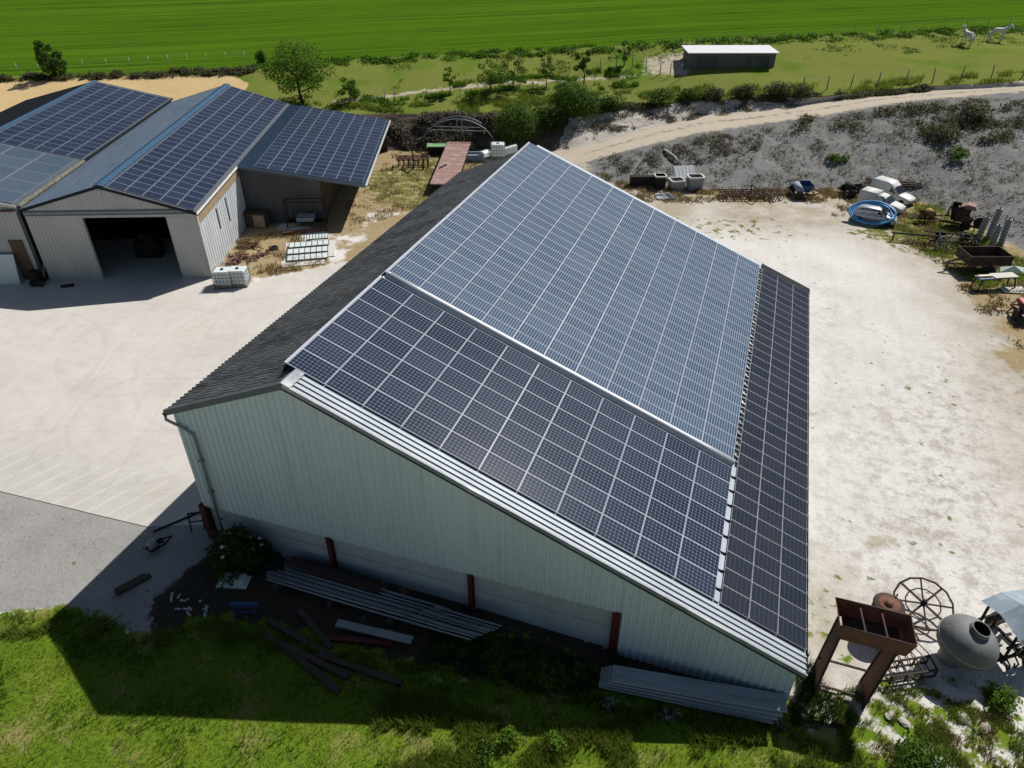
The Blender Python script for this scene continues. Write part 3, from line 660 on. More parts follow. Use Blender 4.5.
m = MB(); roofsheet(m, RX-.35, zA(RX-.35)+.09, RX, RZ+.1, -.1, AL, ribs=.6, up=.03); roofsheet(m, RX, RZ+.1, RX+.42, zA(RX+.42)+.09, -.1, AL, ribs=.6, up=.03); m.build('ridge_cap', 'blue_ridge', shed)
m = MB(); m.surf([[(.20+.08*math.cos(a), y, zA(.12)-.04+.08*math.sin(a)) for y in (-.1, 11.0)] for a in [math.pi*(1+k/6) for k in range(7)]]); m.b2((.11,-.1,zA(.12)-.05),(.13,11,zA(.12)+.03)); m.build('gutter', 'white_dull', shed)
sa = math.atan2(RZ-EZ, -RX); slope = math.hypot(RZ-EZ, RX)
def Aor(k, y, h=.05): return (RX+math.cos(sa)*k+math.sin(sa)*h, y, RZ-math.sin(sa)*k+math.cos(sa)*h)
array(shed, 'solar_panel', None, Aor(.55, .15, .05), (0, sa, 0), 5, 30, 1.19, 1.045, .03, 'cells_plain', 'panel_frame_dim', stuff_after=100, bd=.028, order=lambda c: c[1])
m = MB(); m.b2((-6.6, -.06, 6.95), (-6.35, -.03, 7.12)); m.build('gable_vent', 'white_dull', shed)

lean = thing('lean_to_shed', 'grey metal lean-to with an open end bay under a low solar roof', 'shed', O, ANG)
LZ0, LZ1, LX = 5.36, 3.50, 11.0; LY0, LY1 = 10.9, 32.8
def zB(x): return LZ0+(LZ1-LZ0)*x/LX
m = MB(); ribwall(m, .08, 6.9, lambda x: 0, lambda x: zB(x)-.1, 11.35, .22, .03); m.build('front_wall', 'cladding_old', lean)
m = MB(); m.b2((6.82, 11.4, 0), (6.9, LY1-.2, zB(6.9)-.1)); m.b2((.1, LY1-.25, 0), (10.5, LY1-.17, 3.4)); m.build('inner_wall', 'rust_dark', lean)
m = MB(); roofsheet(m, .08, zB(.08), LX, LZ1, LY0, LY1, ribs=.33, up=.035); m.build('roof_sheet', 'blue_sheet', lean)
m = MB(); m.bar((.08, LY0-.02, zB(.08)-.09), (LX, LY0-.02, LZ1-.09), .06, .2); m.build('verge_trim', 'grey_trim', lean)
m = MB(); m.b2((LX, LY0, LZ1-.16), (LX+.1, LY1, LZ1+.05)); m.build('gutter', 'white_dull', lean)
sb_ = math.atan2(LZ0-LZ1, LX)
array(lean, 'solar_panel', None, (1.45, LY0+.25, zB(1.45)+.075), (0, sb_, 0), 8, 20, 1.155, 1.045, .03, 'cells_plain', 'panel_frame_dim', stuff_after=100, bd=.028, order=lambda c: c[1])

CE, CZ, CRX, CRZ = -12.85, 6.02, -20.7, 7.90; CW = -28.5
wide = thing('wide_shed', 'wide low shed with panels over a shallow roof and a dark far slope', 'shed', O, ANG)
def zC(x): return CZ+(x-CE)*(CRZ-CZ)/(CRX-CE) if x > CRX else CRZ+(x-CRX)*.24
m = MB(); ribwall(m, CW, CE-.15, lambda x: 0, lambda x: zC(x)-.12, .35, .28, .03, brk=(CRX,)); m.build('front_wall', 'cladding_white', wide)
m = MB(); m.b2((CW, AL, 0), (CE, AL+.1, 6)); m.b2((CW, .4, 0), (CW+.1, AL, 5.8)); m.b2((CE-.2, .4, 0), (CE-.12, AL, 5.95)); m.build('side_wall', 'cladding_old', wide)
m = MB(); roofsheet(m, CRX, CRZ, CE, CZ, .1, AL+.5); m.build('roof_slope', 'grey_trim', wide)
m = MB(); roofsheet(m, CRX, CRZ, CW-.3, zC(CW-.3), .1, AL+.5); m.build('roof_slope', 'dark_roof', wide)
m = MB(); roofsheet(m, CRX-.25, zC(CRX-.25)+.07, CRX, CRZ+.08, .1, AL+.5); roofsheet(m, CRX, CRZ+.08, CRX+.3, zC(CRX+.3)+.07, .1, AL+.5); m.build('ridge_cap', 'blue_ridge', wide)
sc_ = math.atan2(CRZ-CZ, CE-CRX)
def Cor(k, y, h): return (CRX+math.cos(sc_)*k+math.sin(sc_)*h, y, CRZ-math.sin(sc_)*k+math.cos(sc_)*h)
array(wide, 'solar_panel', None, Cor(.45, 11.0, .04), (0, sc_, 0), 6, 20, 1.235, 1.045, .03, 'cells_plain', 'panel_frame_dim', stuff_after=100, bd=.028, order=lambda c: c[1])
array(wide, 'film_panel', None, Cor(.35, .25, .05), (0, sc_, 0), 3, 5, 2.44, 2.05, .03, 'cells_film', 'panel_frame_dim', bd=.04)
m = MB(); m.bar((CRX, .06, CRZ-.07), (CE, .06, CZ-.07), .05, .2); m.build('verge_trim', 'white_dull', wide)
m = MB(); m.b2((CE-.02, .2, CZ-.12), (CE+.22, 10.9, CZ+.03)); m.build('gutter', 'moss', wide)
m = MB(); m.b2((CE, 10.95, CZ-.1), (CE+.12, AL+.5, CZ+.02)); m.build('eave_trim', 'dark_trim', wide)
m = MB(); m.b2((-14.6, .26, 0), (-13.55, .32, 3.3)); m.build('door', 'brown_board', wide)
m = MB(); m.b2((-14.25, .1, CZ-.45), (-13.2, .2, CZ-.3)); m.build('bracket', 'red_steel', wide)
m = MB(); m.tube([(CE+.05, .12, CZ-.2), (CE-.2, .2, CZ-.6), (CE-.2, .2, .2)], .07, 8); m.build('downpipe', 'grey_trim', wide)
# ------------------------------------------------------------------ vegetation helpers
def leaves(n, blobs, size, rnd=.5, flat=0.):
    """leaf-sized quads spread through the volume of several blobs: (cx,cy,cz,rx,ry,rz)"""
    m = MB(); wt = np.array([b[3]*b[4]*b[5] for b in blobs])**.67; wt /= wt.sum()
    for b, k in zip(blobs, np.maximum(1, (wt*n).astype(int))):
        for _ in range(k):
            d = rng.normal(size=3); d /= np.linalg.norm(d); r = rng.uniform(.25, 1)**.4*(1+.25*rng.normal()*.4)
            c = Vector((b[0]+d[0]*b[3]*r, b[1]+d[1]*b[4]*r, b[2]+d[2]*b[5]*r))
            nrm = (Vector(d)*.6+Vector(rng.normal(size=3))*.7+Vector((0, 0, .5))).normalized()
            t = nrm.orthogonal().normalized(); t.rotate(Matrix.Rotation(rng.uniform(0, 6.28), 3, nrm)); q = nrm.cross(t)
            s = size*rng.uniform(.6, 1.4)
            m.add([c-t*s*.5, c+q*s*.32, c+t*s*.5, c-q*s*.32], [(0,1,2,3)])
    return m
def clumps(polys, n, size, hmax, mat, name, label, clump=.6, seed=1, per=7, cat='weeds'):
    """low cushions of small leaves, too many to count"""
    rg = np.random.default_rng(seed); vs = []; fs = []
    for poly, share in polys:
        w_ = W(poly); lo, hi = w_.min(0), w_.max(0); got = 0; tries = 0
        while got < n*share and tries < 80:
            k = int(n*share*2); x = rg.uniform(lo[0], hi[0], k); y = rg.uniform(lo[1], hi[1], k); tries += 1
            ok = sdist(w_, x, y) > rg.exponential(.3, k)-.3
            for a, b in zip(x[ok], y[ok]):
                if got >= n*share: break
                d = noise.fractal(Vector((a*clump, b*clump, seed)), 1, 2, 4)
                if d < rg.uniform(-.1, .4): continue
                got += 1; z = gz(a, b); sc = .5+.8*max(0, d); hh = hmax*sc*rg.uniform(.4, 1)
                for _ in range(per):
                    c = Vector((a+rg.normal()*size*1.1, b+rg.normal()*size*1.1, z+hh*rg.uniform(.05, 1)))
                    nr = Vector((rg.normal()*.6, rg.normal()*.6, .7)).normalized(); t = nr.orthogonal().normalized(); t.rotate(Matrix.Rotation(rg.uniform(0, 6.28), 3, nr)); q = nr.cross(t)
                    s_ = size*rg.uniform(.5, 1.2); k_ = len(vs); vs += [c-t*s_*.6, c+q*s_*.4, c+t*s_*.6, c-q*s_*.4]; fs.append((k_, k_+1, k_+2, k_+3))
    me = D.meshes.new(name); me.from_pydata([tuple(v) for v in vs], [], fs); me.materials.append(MT[mat]); me.update()
    o = D.objects.new(name, me); COL.objects.link(o); return tag(o, label, cat, None, 'stuff')
def trunk(h, r, limbs, top=.9, lean=(0, 0)):
    m = MB(); pts = [(lean[0]*k*k*h+.04*h*math.sin(k*5), lean[1]*k*k*h+.03*h*math.cos(k*4)-.03*h, h*k) for k in (0, .15, .35, .6, top)]
    m.tube(pts, [r*1.3, r, r*.85, r*.6, r*.25], 8)
    for a, z0, l, up in limbs:
        k = z0; p0 = Vector((lean[0]*k*k*h, lean[1]*k*k*h, h*z0))
        p2 = p0+Vector((math.cos(a)*l, math.sin(a)*l, up)); p1 = (p0+p2)/2+Vector((0, 0, -.08*l))
        m.tube([p0, p1, p2], [r*.5, r*.35, r*.12], 6)
    return m
def tree(loc, h, cw, cb, n, size, leaf, label, group=None, name='tree', r=None, nb=9, lean=(0, 0), sx=1.):
    t = thing(name, label, 'tree', loc, rng.uniform(0, 6.28), group); r = r or h*.022
    limbs = [(k*2.4+rng.uniform(-.4, .4), rng.uniform(max(.18, cb*.8), .6), cw*rng.uniform(.5, .85), h*rng.uniform(.12, .3)) for k in range(7)]
    trunk(h, r, limbs, lean=lean).build('trunk', 'bark', t)
    bl = []
    for k in range(nb):
        a = k*2.4+rng.uniform(-.5, .5); f = (k+.5)/nb; z = h*(cb+(1-cb)*(.12+.8*f)); rr = cw*math.sin(math.pi*(.22+.68*f))*rng.uniform(.5, .8)
        br = cw*rng.uniform(.28, .48)*(1.1-.4*f)
        bl.append((math.cos(a)*rr*sx+lean[0]*h*f*f, math.sin(a)*rr, z, br*rng.uniform(.8, 1.3)*sx, br, br*rng.uniform(.6, .9)))
    leaves(n, bl, size).build('crown', leaf, t); return t
def shrub(loc, w_, d_, h, n, size, leaf, label, group=None, name='shrub', nb=6, cat='bush', rz=None):
    t = thing(name, label, cat, loc, rng.uniform(0, 6.28) if rz is None else rz, group); bl = []
    for k in range(nb):
        a = k*2.4; f = math.sqrt((k+.5)/nb)*.62; z = h*rng.uniform(.3, .68)*(1.1-.5*f)
        bl.append((math.cos(a)*w_*f, math.sin(a)*d_*f, z, w_*rng.uniform(.3, .5), d_*rng.uniform(.3, .5), h*rng.uniform(.28, .42)))
    leaves(n, bl, size).build('foliage', leaf, t)
    m = MB()
    for k in range(5):
        a = k*1.3; m.tube([(0, 0, -.1), (math.cos(a)*w_*.2, math.sin(a)*d_*.2, h*.35), (math.cos(a)*w_*.45, math.sin(a)*d_*.45, h*.7)], [.05*h/2, .03*h/2, .012], 5)
    m.build('stems', 'bark', t); return t

# trees and bushes of the pasture edge
tree(P(303,103), 7.0, 3.9, .2, 8500, .22, 'leaf_fresh', 'tall round fresh green tree standing behind the lean-to shed', nb=22)
t = tree(P(56,77), 4.6, 1.7, .06, 4200, .2, 'leaf_dark', 'dark windswept tree leaning left on the far edge of the stubble', name='leaning_tree', lean=(-.10, .0), nb=16); t.rotation_euler.z = R(25)
SG = 'young trees along the pasture track'
for px, py, h, cw, n, lab, lf in ((450,95,3.5,.75,700,'small sapling, leftmost of the row of young trees by the track','leaf_fresh'),
    (490,94,4.0,1.6,1500,'broad sapling, second from the left in the row by the track','leaf_fresh'),
    (513,91,4.2,1.6,1500,'reddish green sapling, third in the row by the track','leaf_mid'),
    (546,88,3.9,1.1,1100,'slim upright sapling just left of the big round bush','leaf_mid')):
    tree(P(px,py), h, cw*1.15, .3, n, .19, lf, lab, SG, name='young_tree', nb=9, r=.06)
tree(P(582,92), 5.0, 1.5, .35, 1500, .2, 'leaf_mid', 'thin tree rising behind the big round bush', nb=6, r=.09)
tree(P(350,101), 2.8, 1.6, .12, 1500, .2, 'leaf_mid', 'low bushy tree right of the tall round tree', nb=7)
tree(P(624,66), 3.4, 1.1, .15, 900, .2, 'leaf_fresh', 'small pale tree at the bare patch left of the white-roofed shelter', nb=6)

for px, py, w_, d_, h, n, lf, lab in ((262,64,.9,.8,1.9,420,'leaf_dark','dark bush where the stubble meets the pasture'),
    (575,117,3.6,3.0,4.6,5200,'leaf_mid','big round dark green bush at the top of the track cutting'),
    (517,140,3.0,2.4,4.4,3600,'leaf_mid','tall light green bush beside the steel hoops'),
    (548,132,2.4,2.2,3.8,2600,'leaf_dark','dark bush between the big round bush and the hoops'),
    (606,112,2.3,1.6,2.5,1500,'leaf_dark','dark low bush just right of the big round bush'),
    (660,104,1.9,1.4,2.0,1100,'leaf_mid','light green bush on the bank top left of the white-roofed shelter'),
    (688,100,1.7,1.2,1.6,800,'leaf_mid','small bush on the bank top under the left end of the shelter'),
    (712,100,1.8,1.2,1.7,800,'leaf_scrub','brownish bush on the bank top below the shelter front'),
    (742,98,1.9,1.2,1.8,900,'leaf_scrub','brown bush on the bank top below the right of the shelter'),
    (776,97,2.0,1.2,2.0,900,'leaf_scrub','dark scrub bush on the bank top right of the shelter'),
    (800,98,1.6,1.1,1.7,700,'leaf_scrub','last scrub bush of the bank top hedge beside the dirt road')):
    shrub(P(px,py), w_, d_, h, int(n*1.7), .2, lf, lab, 'bushes along the bank and pasture edge', rz=R(20), nb=10)
for px, py, w_, h, n, lf, lab in ((838,162,1.5,1.0,420,'leaf_mid','green bush low on the grey bank above the scrap heap'),
    (946,138,2.6,1.5,900,'leaf_scrub','wide dark scrub clump high on the grey bank right of centre'),
    (975,116,2.8,1.6,1000,'leaf_scrub','brown scrub clump near the road at the right end of the bank'),
            (958,158,1.7,1.2,500,'leaf_mid','yellow green bush half way down the right of the bank')):
    shrub(P(px,py), w_, w_*.7, h, n, .24, lf, lab, 'scrub clumps on the grey bank', name='scrub')
# foreground plants
t = shrub(P(240,566), 1.75, 1.35, 2.0, 4200, .16, 'leaf_dark', 'leafy elder bush with cream flower heads at the barn corner', name='flowering_bush', nb=8)
m = MB()
for k in range(16):
    a = rng.uniform(0, 6.28); r_ = rng.uniform(.2, 1.0)*1.35; m.box((math.cos(a)*r_, math.sin(a)*r_, 1.9-.5*r_+rng.uniform(-.1, .1)), (.14, .12, .025), (rng.uniform(-.5, .5), rng.uniform(-.5, .5), a))
m.build('blossom', 'blossom', t)['kind'] = 'stuff'
for px, py, w_, h, n, lf, lab, sz in ((915,766,1.25,.85,1500,'leaf_mid','round leafy bush on the chalk at the bottom right','.11'),
    (1000,705,.75,1.0,520,'leaf_fresh','wispy green bush below the round grey tank','.10'),
        (620,668,.5,.5,320,'leaf_dark','dark weed clump against the wall behind the stacked sheets','.11'),
    (722,702,.6,.4,300,'leaf_dark','low dark weed between the stacked sheets and the barn wall','.11'),
    (508,742,.55,.8,420,'leaf_fresh','pale tall weed in the grass, left one of two','.10'),
    (556,748,.5,.75,380,'leaf_fresh','pale tall weed in the grass, right one of two','.10'),
    (483,760,.7,.5,420,'leaf_mid','dense weed clump at the bottom edge of the photo','.11')):
    shrub(P(px,py), w_, w_*.85, h, n, float(sz), lf, lab, name='weed_bush')

# ------------------------------------------------------------------ grass and weeds (nobody could count them)
def scatter(polys, n, hmin, hmax, wd, mat, name, label, blades=3, lean=.45, band=None, clump=0, seed=1):
    rg = np.random.default_rng(seed); mb = MB(); pts = []
    for poly, share in polys:
        w_ = W(poly) if not isinstance(poly, np.ndarray) else poly; lo, hi = w_.min(0), w_.max(0); got = 0; tries = 0
        while got < n*share and tries < 60:
            k = int(n*share*2); x = rg.uniform(lo[0], hi[0], k); y = rg.uniform(lo[1], hi[1], k); tries += 1
            ok = sdist(w_, x, y) > rg.exponential(.25, k)-.25
            if clump:
                nz_ = np.array([noise.fractal(Vector((a*clump, b*clump, seed)), 1, 2, 4) if o else -9 for a, b, o in zip(x, y, ok)]); ok &= nz_ > rg.uniform(-.05, .35, k)
            for a, b in zip(x[ok], y[ok]):
                if got >= n*share: break
                pts.append((a, b)); got += 1
    vs = []; fs = []
    for a, b in pts:
        if -6.1 < a < 20.2 and -.9 < b < 31: continue
        z = gz(a, b)-.02
        for _ in range(blades):
            th = rg.uniform(0, 6.28); h = rg.uniform(hmin, hmax); l = h*lean*rg.uniform(.2, 1.3); ox, oy = rg.normal(size=2)*wd*1.6
            dx, dy = math.cos(th), math.sin(th); k = len(vs); w2 = wd*rg.uniform(.6, 1.3)
            vs += [(a+ox-dy*w2, b+oy+dx*w2, z), (a+ox+dy*w2, b+oy-dx*w2, z), (a+ox+dx*l*.4+dy*w2*.6, b+oy+dy*l*.4-dx*w2*.6, z+h*.6), (a+ox+dx*l*.4-dy*w2*.6, b+oy+dy*l*.4+dx*w2*.6, z+h*.6), (a+ox+dx*l, b+oy+dy*l, z+h)]
            fs += [(k, k+1, k+2, k+3), (k+3, k+2, k+4)]
    me = D.meshes.new(name); me.from_pydata(vs, [], fs); me.materials.append(MT[mat]); me.update()
    o = D.objects.new(name, me); COL.objects.link(o); tag(o, label, 'grass', None, 'stuff'); return o
scatter([([(-60,625),(0,620),(60,612),(95,618),(140,640),(215,622),(290,634),(420,670),(540,694),(540,706),(420,684),(290,650),(215,640),(140,660),(60,632),(-60,645)], 1)], 2600, .15, .42, .012, 'grass_blade', 'long_grass', 'long grass along the gravel edge of the lawn', clump=.9, seed=41)
FG = [(-60,622),(0,618),(60,610),(95,616),(140,638),(215,620),(290,632),(420,668),(540,692),(640,715),(780,732),(835,748),(930,785),(1000,800),(1080,900),(-60,900)]
scatter([(FG, 1)], 56000, .04, .13, .009, 'grass_blade', 'short_grass', 'short green grass of the lawn in front of the barn')
scatter([([(-60,622),(0,618),(60,612),(110,622),(60,700),(-40,760)], .15), (FG, .85)], 5000, .12, .32, .012, 'grass_dark', 'tall_grass', 'darker taller tufts standing in the front lawn', clump=.5, seed=3)
scatter([([(380,690),(560,705),(640,715),(790,735),(850,750),(850,775),(380,775)], 1)], 6000, .2, .5, .012, 'grass_blade', 'tall_grass', 'tall seeding grass along the shadow edge', clump=.6, seed=4)
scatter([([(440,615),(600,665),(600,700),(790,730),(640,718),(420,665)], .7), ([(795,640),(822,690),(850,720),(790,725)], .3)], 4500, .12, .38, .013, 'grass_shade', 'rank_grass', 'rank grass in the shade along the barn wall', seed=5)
scatter([([(835,700),(900,672),(1000,690),(1024,720),(1024,770),(850,770)], 1)], 5500, .06, .26, .012, 'grass_blade', 'patchy_grass', 'patchy grass on the chalk beside the rusty hopper', clump=.8, seed=6)
scatter([([(790,735),(835,720),(1000,705),(1030,770),(840,775)], 1)], 1500, .08, .24, .014, 'grass_dry', 'dry_grass', 'dry straw among the grass at the bottom right', clump=.7, seed=31)
scatter([([(225,240),(300,232),(330,262),(215,292)], .35), ([(345,150),(395,120),(520,150),(470,190),(400,215),(350,232)], .65)], 5000, .1, .38, .02, 'grass_dry', 'dry_grass', 'dry straw coloured grass between the sheds and the barn', clump=.5, seed=7)
scatter([([(600,172),(640,183),(720,190),(850,188),(850,198),(720,200),(640,196),(590,185)], .5), ([(830,215),(940,240),(1010,290),(1040,350),(1040,300),(990,250),(920,200),(850,190)], .5)], 5200, .12, .42, .022, 'grass_dry', 'dry_grass', 'dry grass along the foot of the bank', clump=.6, seed=8)
scatter([([(850,205),(905,196),(935,200),(1030,262),(1035,285),(985,290),(935,262),(900,230)], 1)], 3600, .1, .4, .02, 'grass_blade', 'rough_grass', 'rough green grass around the scrap machinery', clump=.5, seed=9)
clumps([([(640,184),(720,188),(800,188),(850,184),(920,198),(980,222),(1024,246),(1024,96),(920,102),(820,119),(700,136),(600,166)], 1)], 2400, .10, .22, 'weed_brown', 'bank_weeds', 'brown weeds growing over the grey bank', .5, 10)
clumps([([(640,184),(720,188),(800,188),(850,184),(920,198),(980,222),(1024,246),(1024,96),(920,102),(820,119),(700,136),(600,166)], .55), ([(600,166),(700,136),(820,119),(920,102),(1024,96),(1024,130),(900,125),(700,150),(640,170)], .45)], 2000, .12, .35, 'leaf_scrub', 'bank_weeds', 'olive weeds growing over the grey bank', .35, 11)
clumps([([(380,148),(505,150),(505,116),(380,112)], 1)], 3600, .22, .7, 'weed_dark', 'bank_brush', 'brown brush on the shaded bank behind the hoops', .3, 12)
clumps([([(560,122),(600,113),(640,108),(700,104),(830,100),(930,90),(930,87),(830,95),(700,98),(600,108),(540,118)], 1)], 2600, .2, .6, 'leaf_scrub', 'bank_weeds', 'dark weeds along the top of the cutting', .4, 13)
clumps([([(545,150),(600,122),(640,110),(800,101),(800,104),(640,127),(560,150)], 1)], 900, .14, .3, 'weed_brown', 'bank_weeds', 'dry weeds on the pale cutting above the road', .5, 21)
clumps([([(560,185),(640,190),(850,192),(930,240),(1010,300),(1040,360),(1000,330),(930,260),(840,203),(640,202)], 1)], 1500, .14, .22, 'grass_dry', 'dry_weeds', 'dry weeds at the edge of the chalk yard', .5, 22)
scatter([([(560,118),(640,104),(800,97),(930,88),(1030,81),(1030,72),(930,76),(800,84),(660,88),(560,95),(400,106),(260,100),(390,112),(500,116)], 1)], 9000, .15, .55, .03, 'grass_blade', 'verge_grass', 'bright long grass along the pasture side of the bank', clump=.25, seed=14)
scatter([([(380,100),(470,93),(560,86),(640,82),(640,86),(560,92),(470,99),(380,106)], .5), ([(640,66),(610,68),(550,76),(450,84),(450,88),(560,81),(640,75)], .5)], 2600, .2, .6, .04, 'grass_dark', 'tall_grass', 'dark tufts along the pasture track', clump=.3, seed=15)
clumps([([(250,66),(330,60),(450,53),(640,43),(900,32),(1030,26),(1030,32),(900,38),(640,50),(450,60),(330,66),(255,72)], 1)], 2600, .26, .5, 'grass_dark', 'field_edge_weeds', 'dark weeds along the edge of the crop field', .5, 16)
clumps([([(385,57),(640,44),(1030,27),(1030,45),(640,66),(640,90),(400,104)], .6), ([(260,100),(330,90),(400,100),(390,112),(260,108)], .4)], 1500, .2, .25, 'grass_dark', 'pasture_weeds', 'darker weed patches in the pasture', .2, 23)
clumps([([(-40,79),(130,75),(250,69),(252,72),(240,75),(130,78),(-40,82)], 1)], 2600, .22, .8, 'leaf_scrub', 'field_edge_weeds', 'dark brush between stubble and crop field', .9, 17)

def pebbles(polys, n, lo_, hi_, mat, name, label, seed):
    rg = np.random.default_rng(seed); mb = MB()
    for poly, share in polys:
        w_ = W(poly); lo, hi = w_.min(0), w_.max(0); got = 0
        while got < n*share:
            k = int(n*share*2); x = rg.uniform(lo[0], hi[0], k); y = rg.uniform(lo[1], hi[1], k); ok = sdist(w_, x, y) > 0
            for a, b in zip(x[ok], y[ok]):
                if got >= n*share: break
                got += 1; s_ = lo_+(hi_-lo_)*rg.uniform()**3; z = gz(a, b); q = [rg.uniform(.6, 1.2) for _ in range(5)]; th = rg.uniform(0, 6.28)
                vs = [(a+s_*q[i]*math.cos(th+i*1.257), b+s_*q[i]*math.sin(th+i*1.257), z-.01) for i in range(5)]+[(a+s_*.2, b+.1*s_, z+s_*.55), (a-s_*.25, b-.15*s_, z+s_*.45)]
                mb.add(vs, [(0,1,5),(1,2,5),(2,6,5),(2,3,6),(3,4,6),(4,0,6),(0,5,6)])
    return tag(mb.build(name, mat), label, 'gravel', None, 'stuff')
pebbles([([(815,330),(1024,330),(1024,600),(940,650),(830,640),(812,520)], .75), ([(720,205),(940,260),(1024,330),(815,330),(770,250)], .25)], 1200, .015, .05, 'chalk_stone', 'gravel', 'loose stones scattered over the chalk yard', 51)
pebbles([([(830,690),(1024,680),(1024,768),(840,760)], 1)], 260, .03, .11, 'stone', 'rubble', 'pale rubble among the grass at the bottom right', 52)
pebbles([([(640,186),(850,188),(980,224),(1024,248),(1024,96),(820,119),(700,136),(610,165)], 1)], 600, .04, .14, 'bank_stone', 'bank_stones', 'grey stones on the bank', 53)
pebbles([([(0,500),(146,534),(205,540),(150,620),(60,600),(0,606)], 1)], 900, .02, .06, 'bank_stone', 'gravel', 'loose gravel beside the lawn', 54)

clumps([([(800,118),(900,106),(1024,97),(1024,140),(950,145),(880,128),(800,130)], 1)], 1100, .18, .8, 'leaf_scrub', 'bank_scrub', 'olive scrub along the top right of the grey bank', .3, 61)
clumps([([(600,160),(700,139),(760,130),(760,150),(690,170),(610,180)], 1)], 700, .15, .35, 'weed_brown', 'bank_weeds', 'brown weeds on the left of the grey bank', .5, 62)
# ------------------------------------------------------------------ fences
def fence(name, pts, label, postm, h, cat='fence', wires=2, r=.045, lean=0., n=None):
    q = [P(*p) for p in pts]; t = thing(name, label, cat, q[0])
    full = []
    tot = sum((q[i+1]-q[i]).length for i in range(len(q)-1)); step = tot/n
    for i in range(len(q)-1):
        L = (q[i+1]-q[i]).length; k = max(1, round(L/step))
        for j in range(k): full.append(q[i].lerp(q[i+1], j/k))
    full.append(q[-1]); tops = []
    for p in full:
        z = gz(p.x, p.y); l = rng.normal()*lean
        a = Vector((p.x, p.y, z-.2))-q[0]; b = Vector((p.x+l, p.y+l*.3, z+h*rng.uniform(.92, 1.06)))-q[0]; tops.append((a, b))
        m = MB(); m.tube([a, b], r, 6); m.build('post', postm, t)
    for k in range(wires):
        f = .92-.35*k; m = MB(); m.tube([a.lerp(b, f) for a, b in tops], .008, 4); m.build('wire', 'galv_dull', t)
    return t
fence('post_fence', [(-4,72),(60,68),(130,64),(245,58)], 'wire fence with white posts along the crop field behind the stubble', 'white_post', .9, n=12, r=.035)
fence('wire_fence', [(655,49),(760,42),(900,33),(1030,25)], 'thin wire fence along the crop field behind the horses', 'wood_post', 1.25, n=17, r=.04)
fence('wire_fence', [(803,92),(850,88),(905,85),(960,81),(1022,77)], 'leaning wooden post fence beside the dirt road', 'wood_post', 1.7, n=9, r=.07, lean=.15)
fence('wire_fence', [(385,100),(395,101),(460,98),(520,94),(560,91)], 'low wire fence on the near side of the pasture track', 'wood_post', 1.4, n=6, r=.05)
fence('wire_fence', [(600,72),(632,68),(660,74),(680,79)], 'short wooden fence beside the bare patch left of the shelter', 'wood_post', 1.7, n=6, r=.06)

# ------------------------------------------------------------------ horse shelter and horses
a, b = P(688,70), P(774,67); u = (b-a); L = math.hypot(u.x, u.y); ang = math.atan2(u.y, u.x)
sh = thing('horse_shelter', 'long dark field shelter with a bright white sloping roof', 'shelter', a, ang)
for nm, lo, hi in (('side_wall', (0,0,-.3), (.1,3.8,1.9)), ('side_wall', (L-.1,0,-.3), (L,3.8,1.9)), ('rear_wall', (0,3.7,-.3), (L,3.8,1.9))): MB().b2(lo, hi).build(nm, 'shelter_wall', sh)
m = MB(); 
for x0, x1 in ((.1,1.0),(.33*L,.67*L),(.93*L,L-.1)): m.b2((x0,0,-.3),(x1,.08,2.0))
m.b2((.1,0.01,1.55),(L-.1,.09,2.0)); m.build('front_wall', 'shelter_wall', sh)
m = MB(); m.b2((1.0,.1,-.3),(.33*L,.16,1.5)); m.build('gate', 'cladding_old', sh); m = MB(); m.b2((.67*L,.1,-.3),(.93*L,.16,1.5)); m.build('gate', 'cladding_old', sh)
m = MB(); m.add([(-.3,-.3,2.0),(L+.3,-.3,2.0),(L+.3,4.3,2.15),(-.3,4.3,2.15),(-.3,-.3,2.1),(L+.3,-.3,2.1),(L+.3,4.3,2.25),(-.3,4.3,2.25)], [(3,2,1,0),(4,5,6,7),(0,1,5,4),(1,2,6,5),(2,3,7,6),(3,0,4,7)]); m.build('roof', 'shelter_roof', sh)
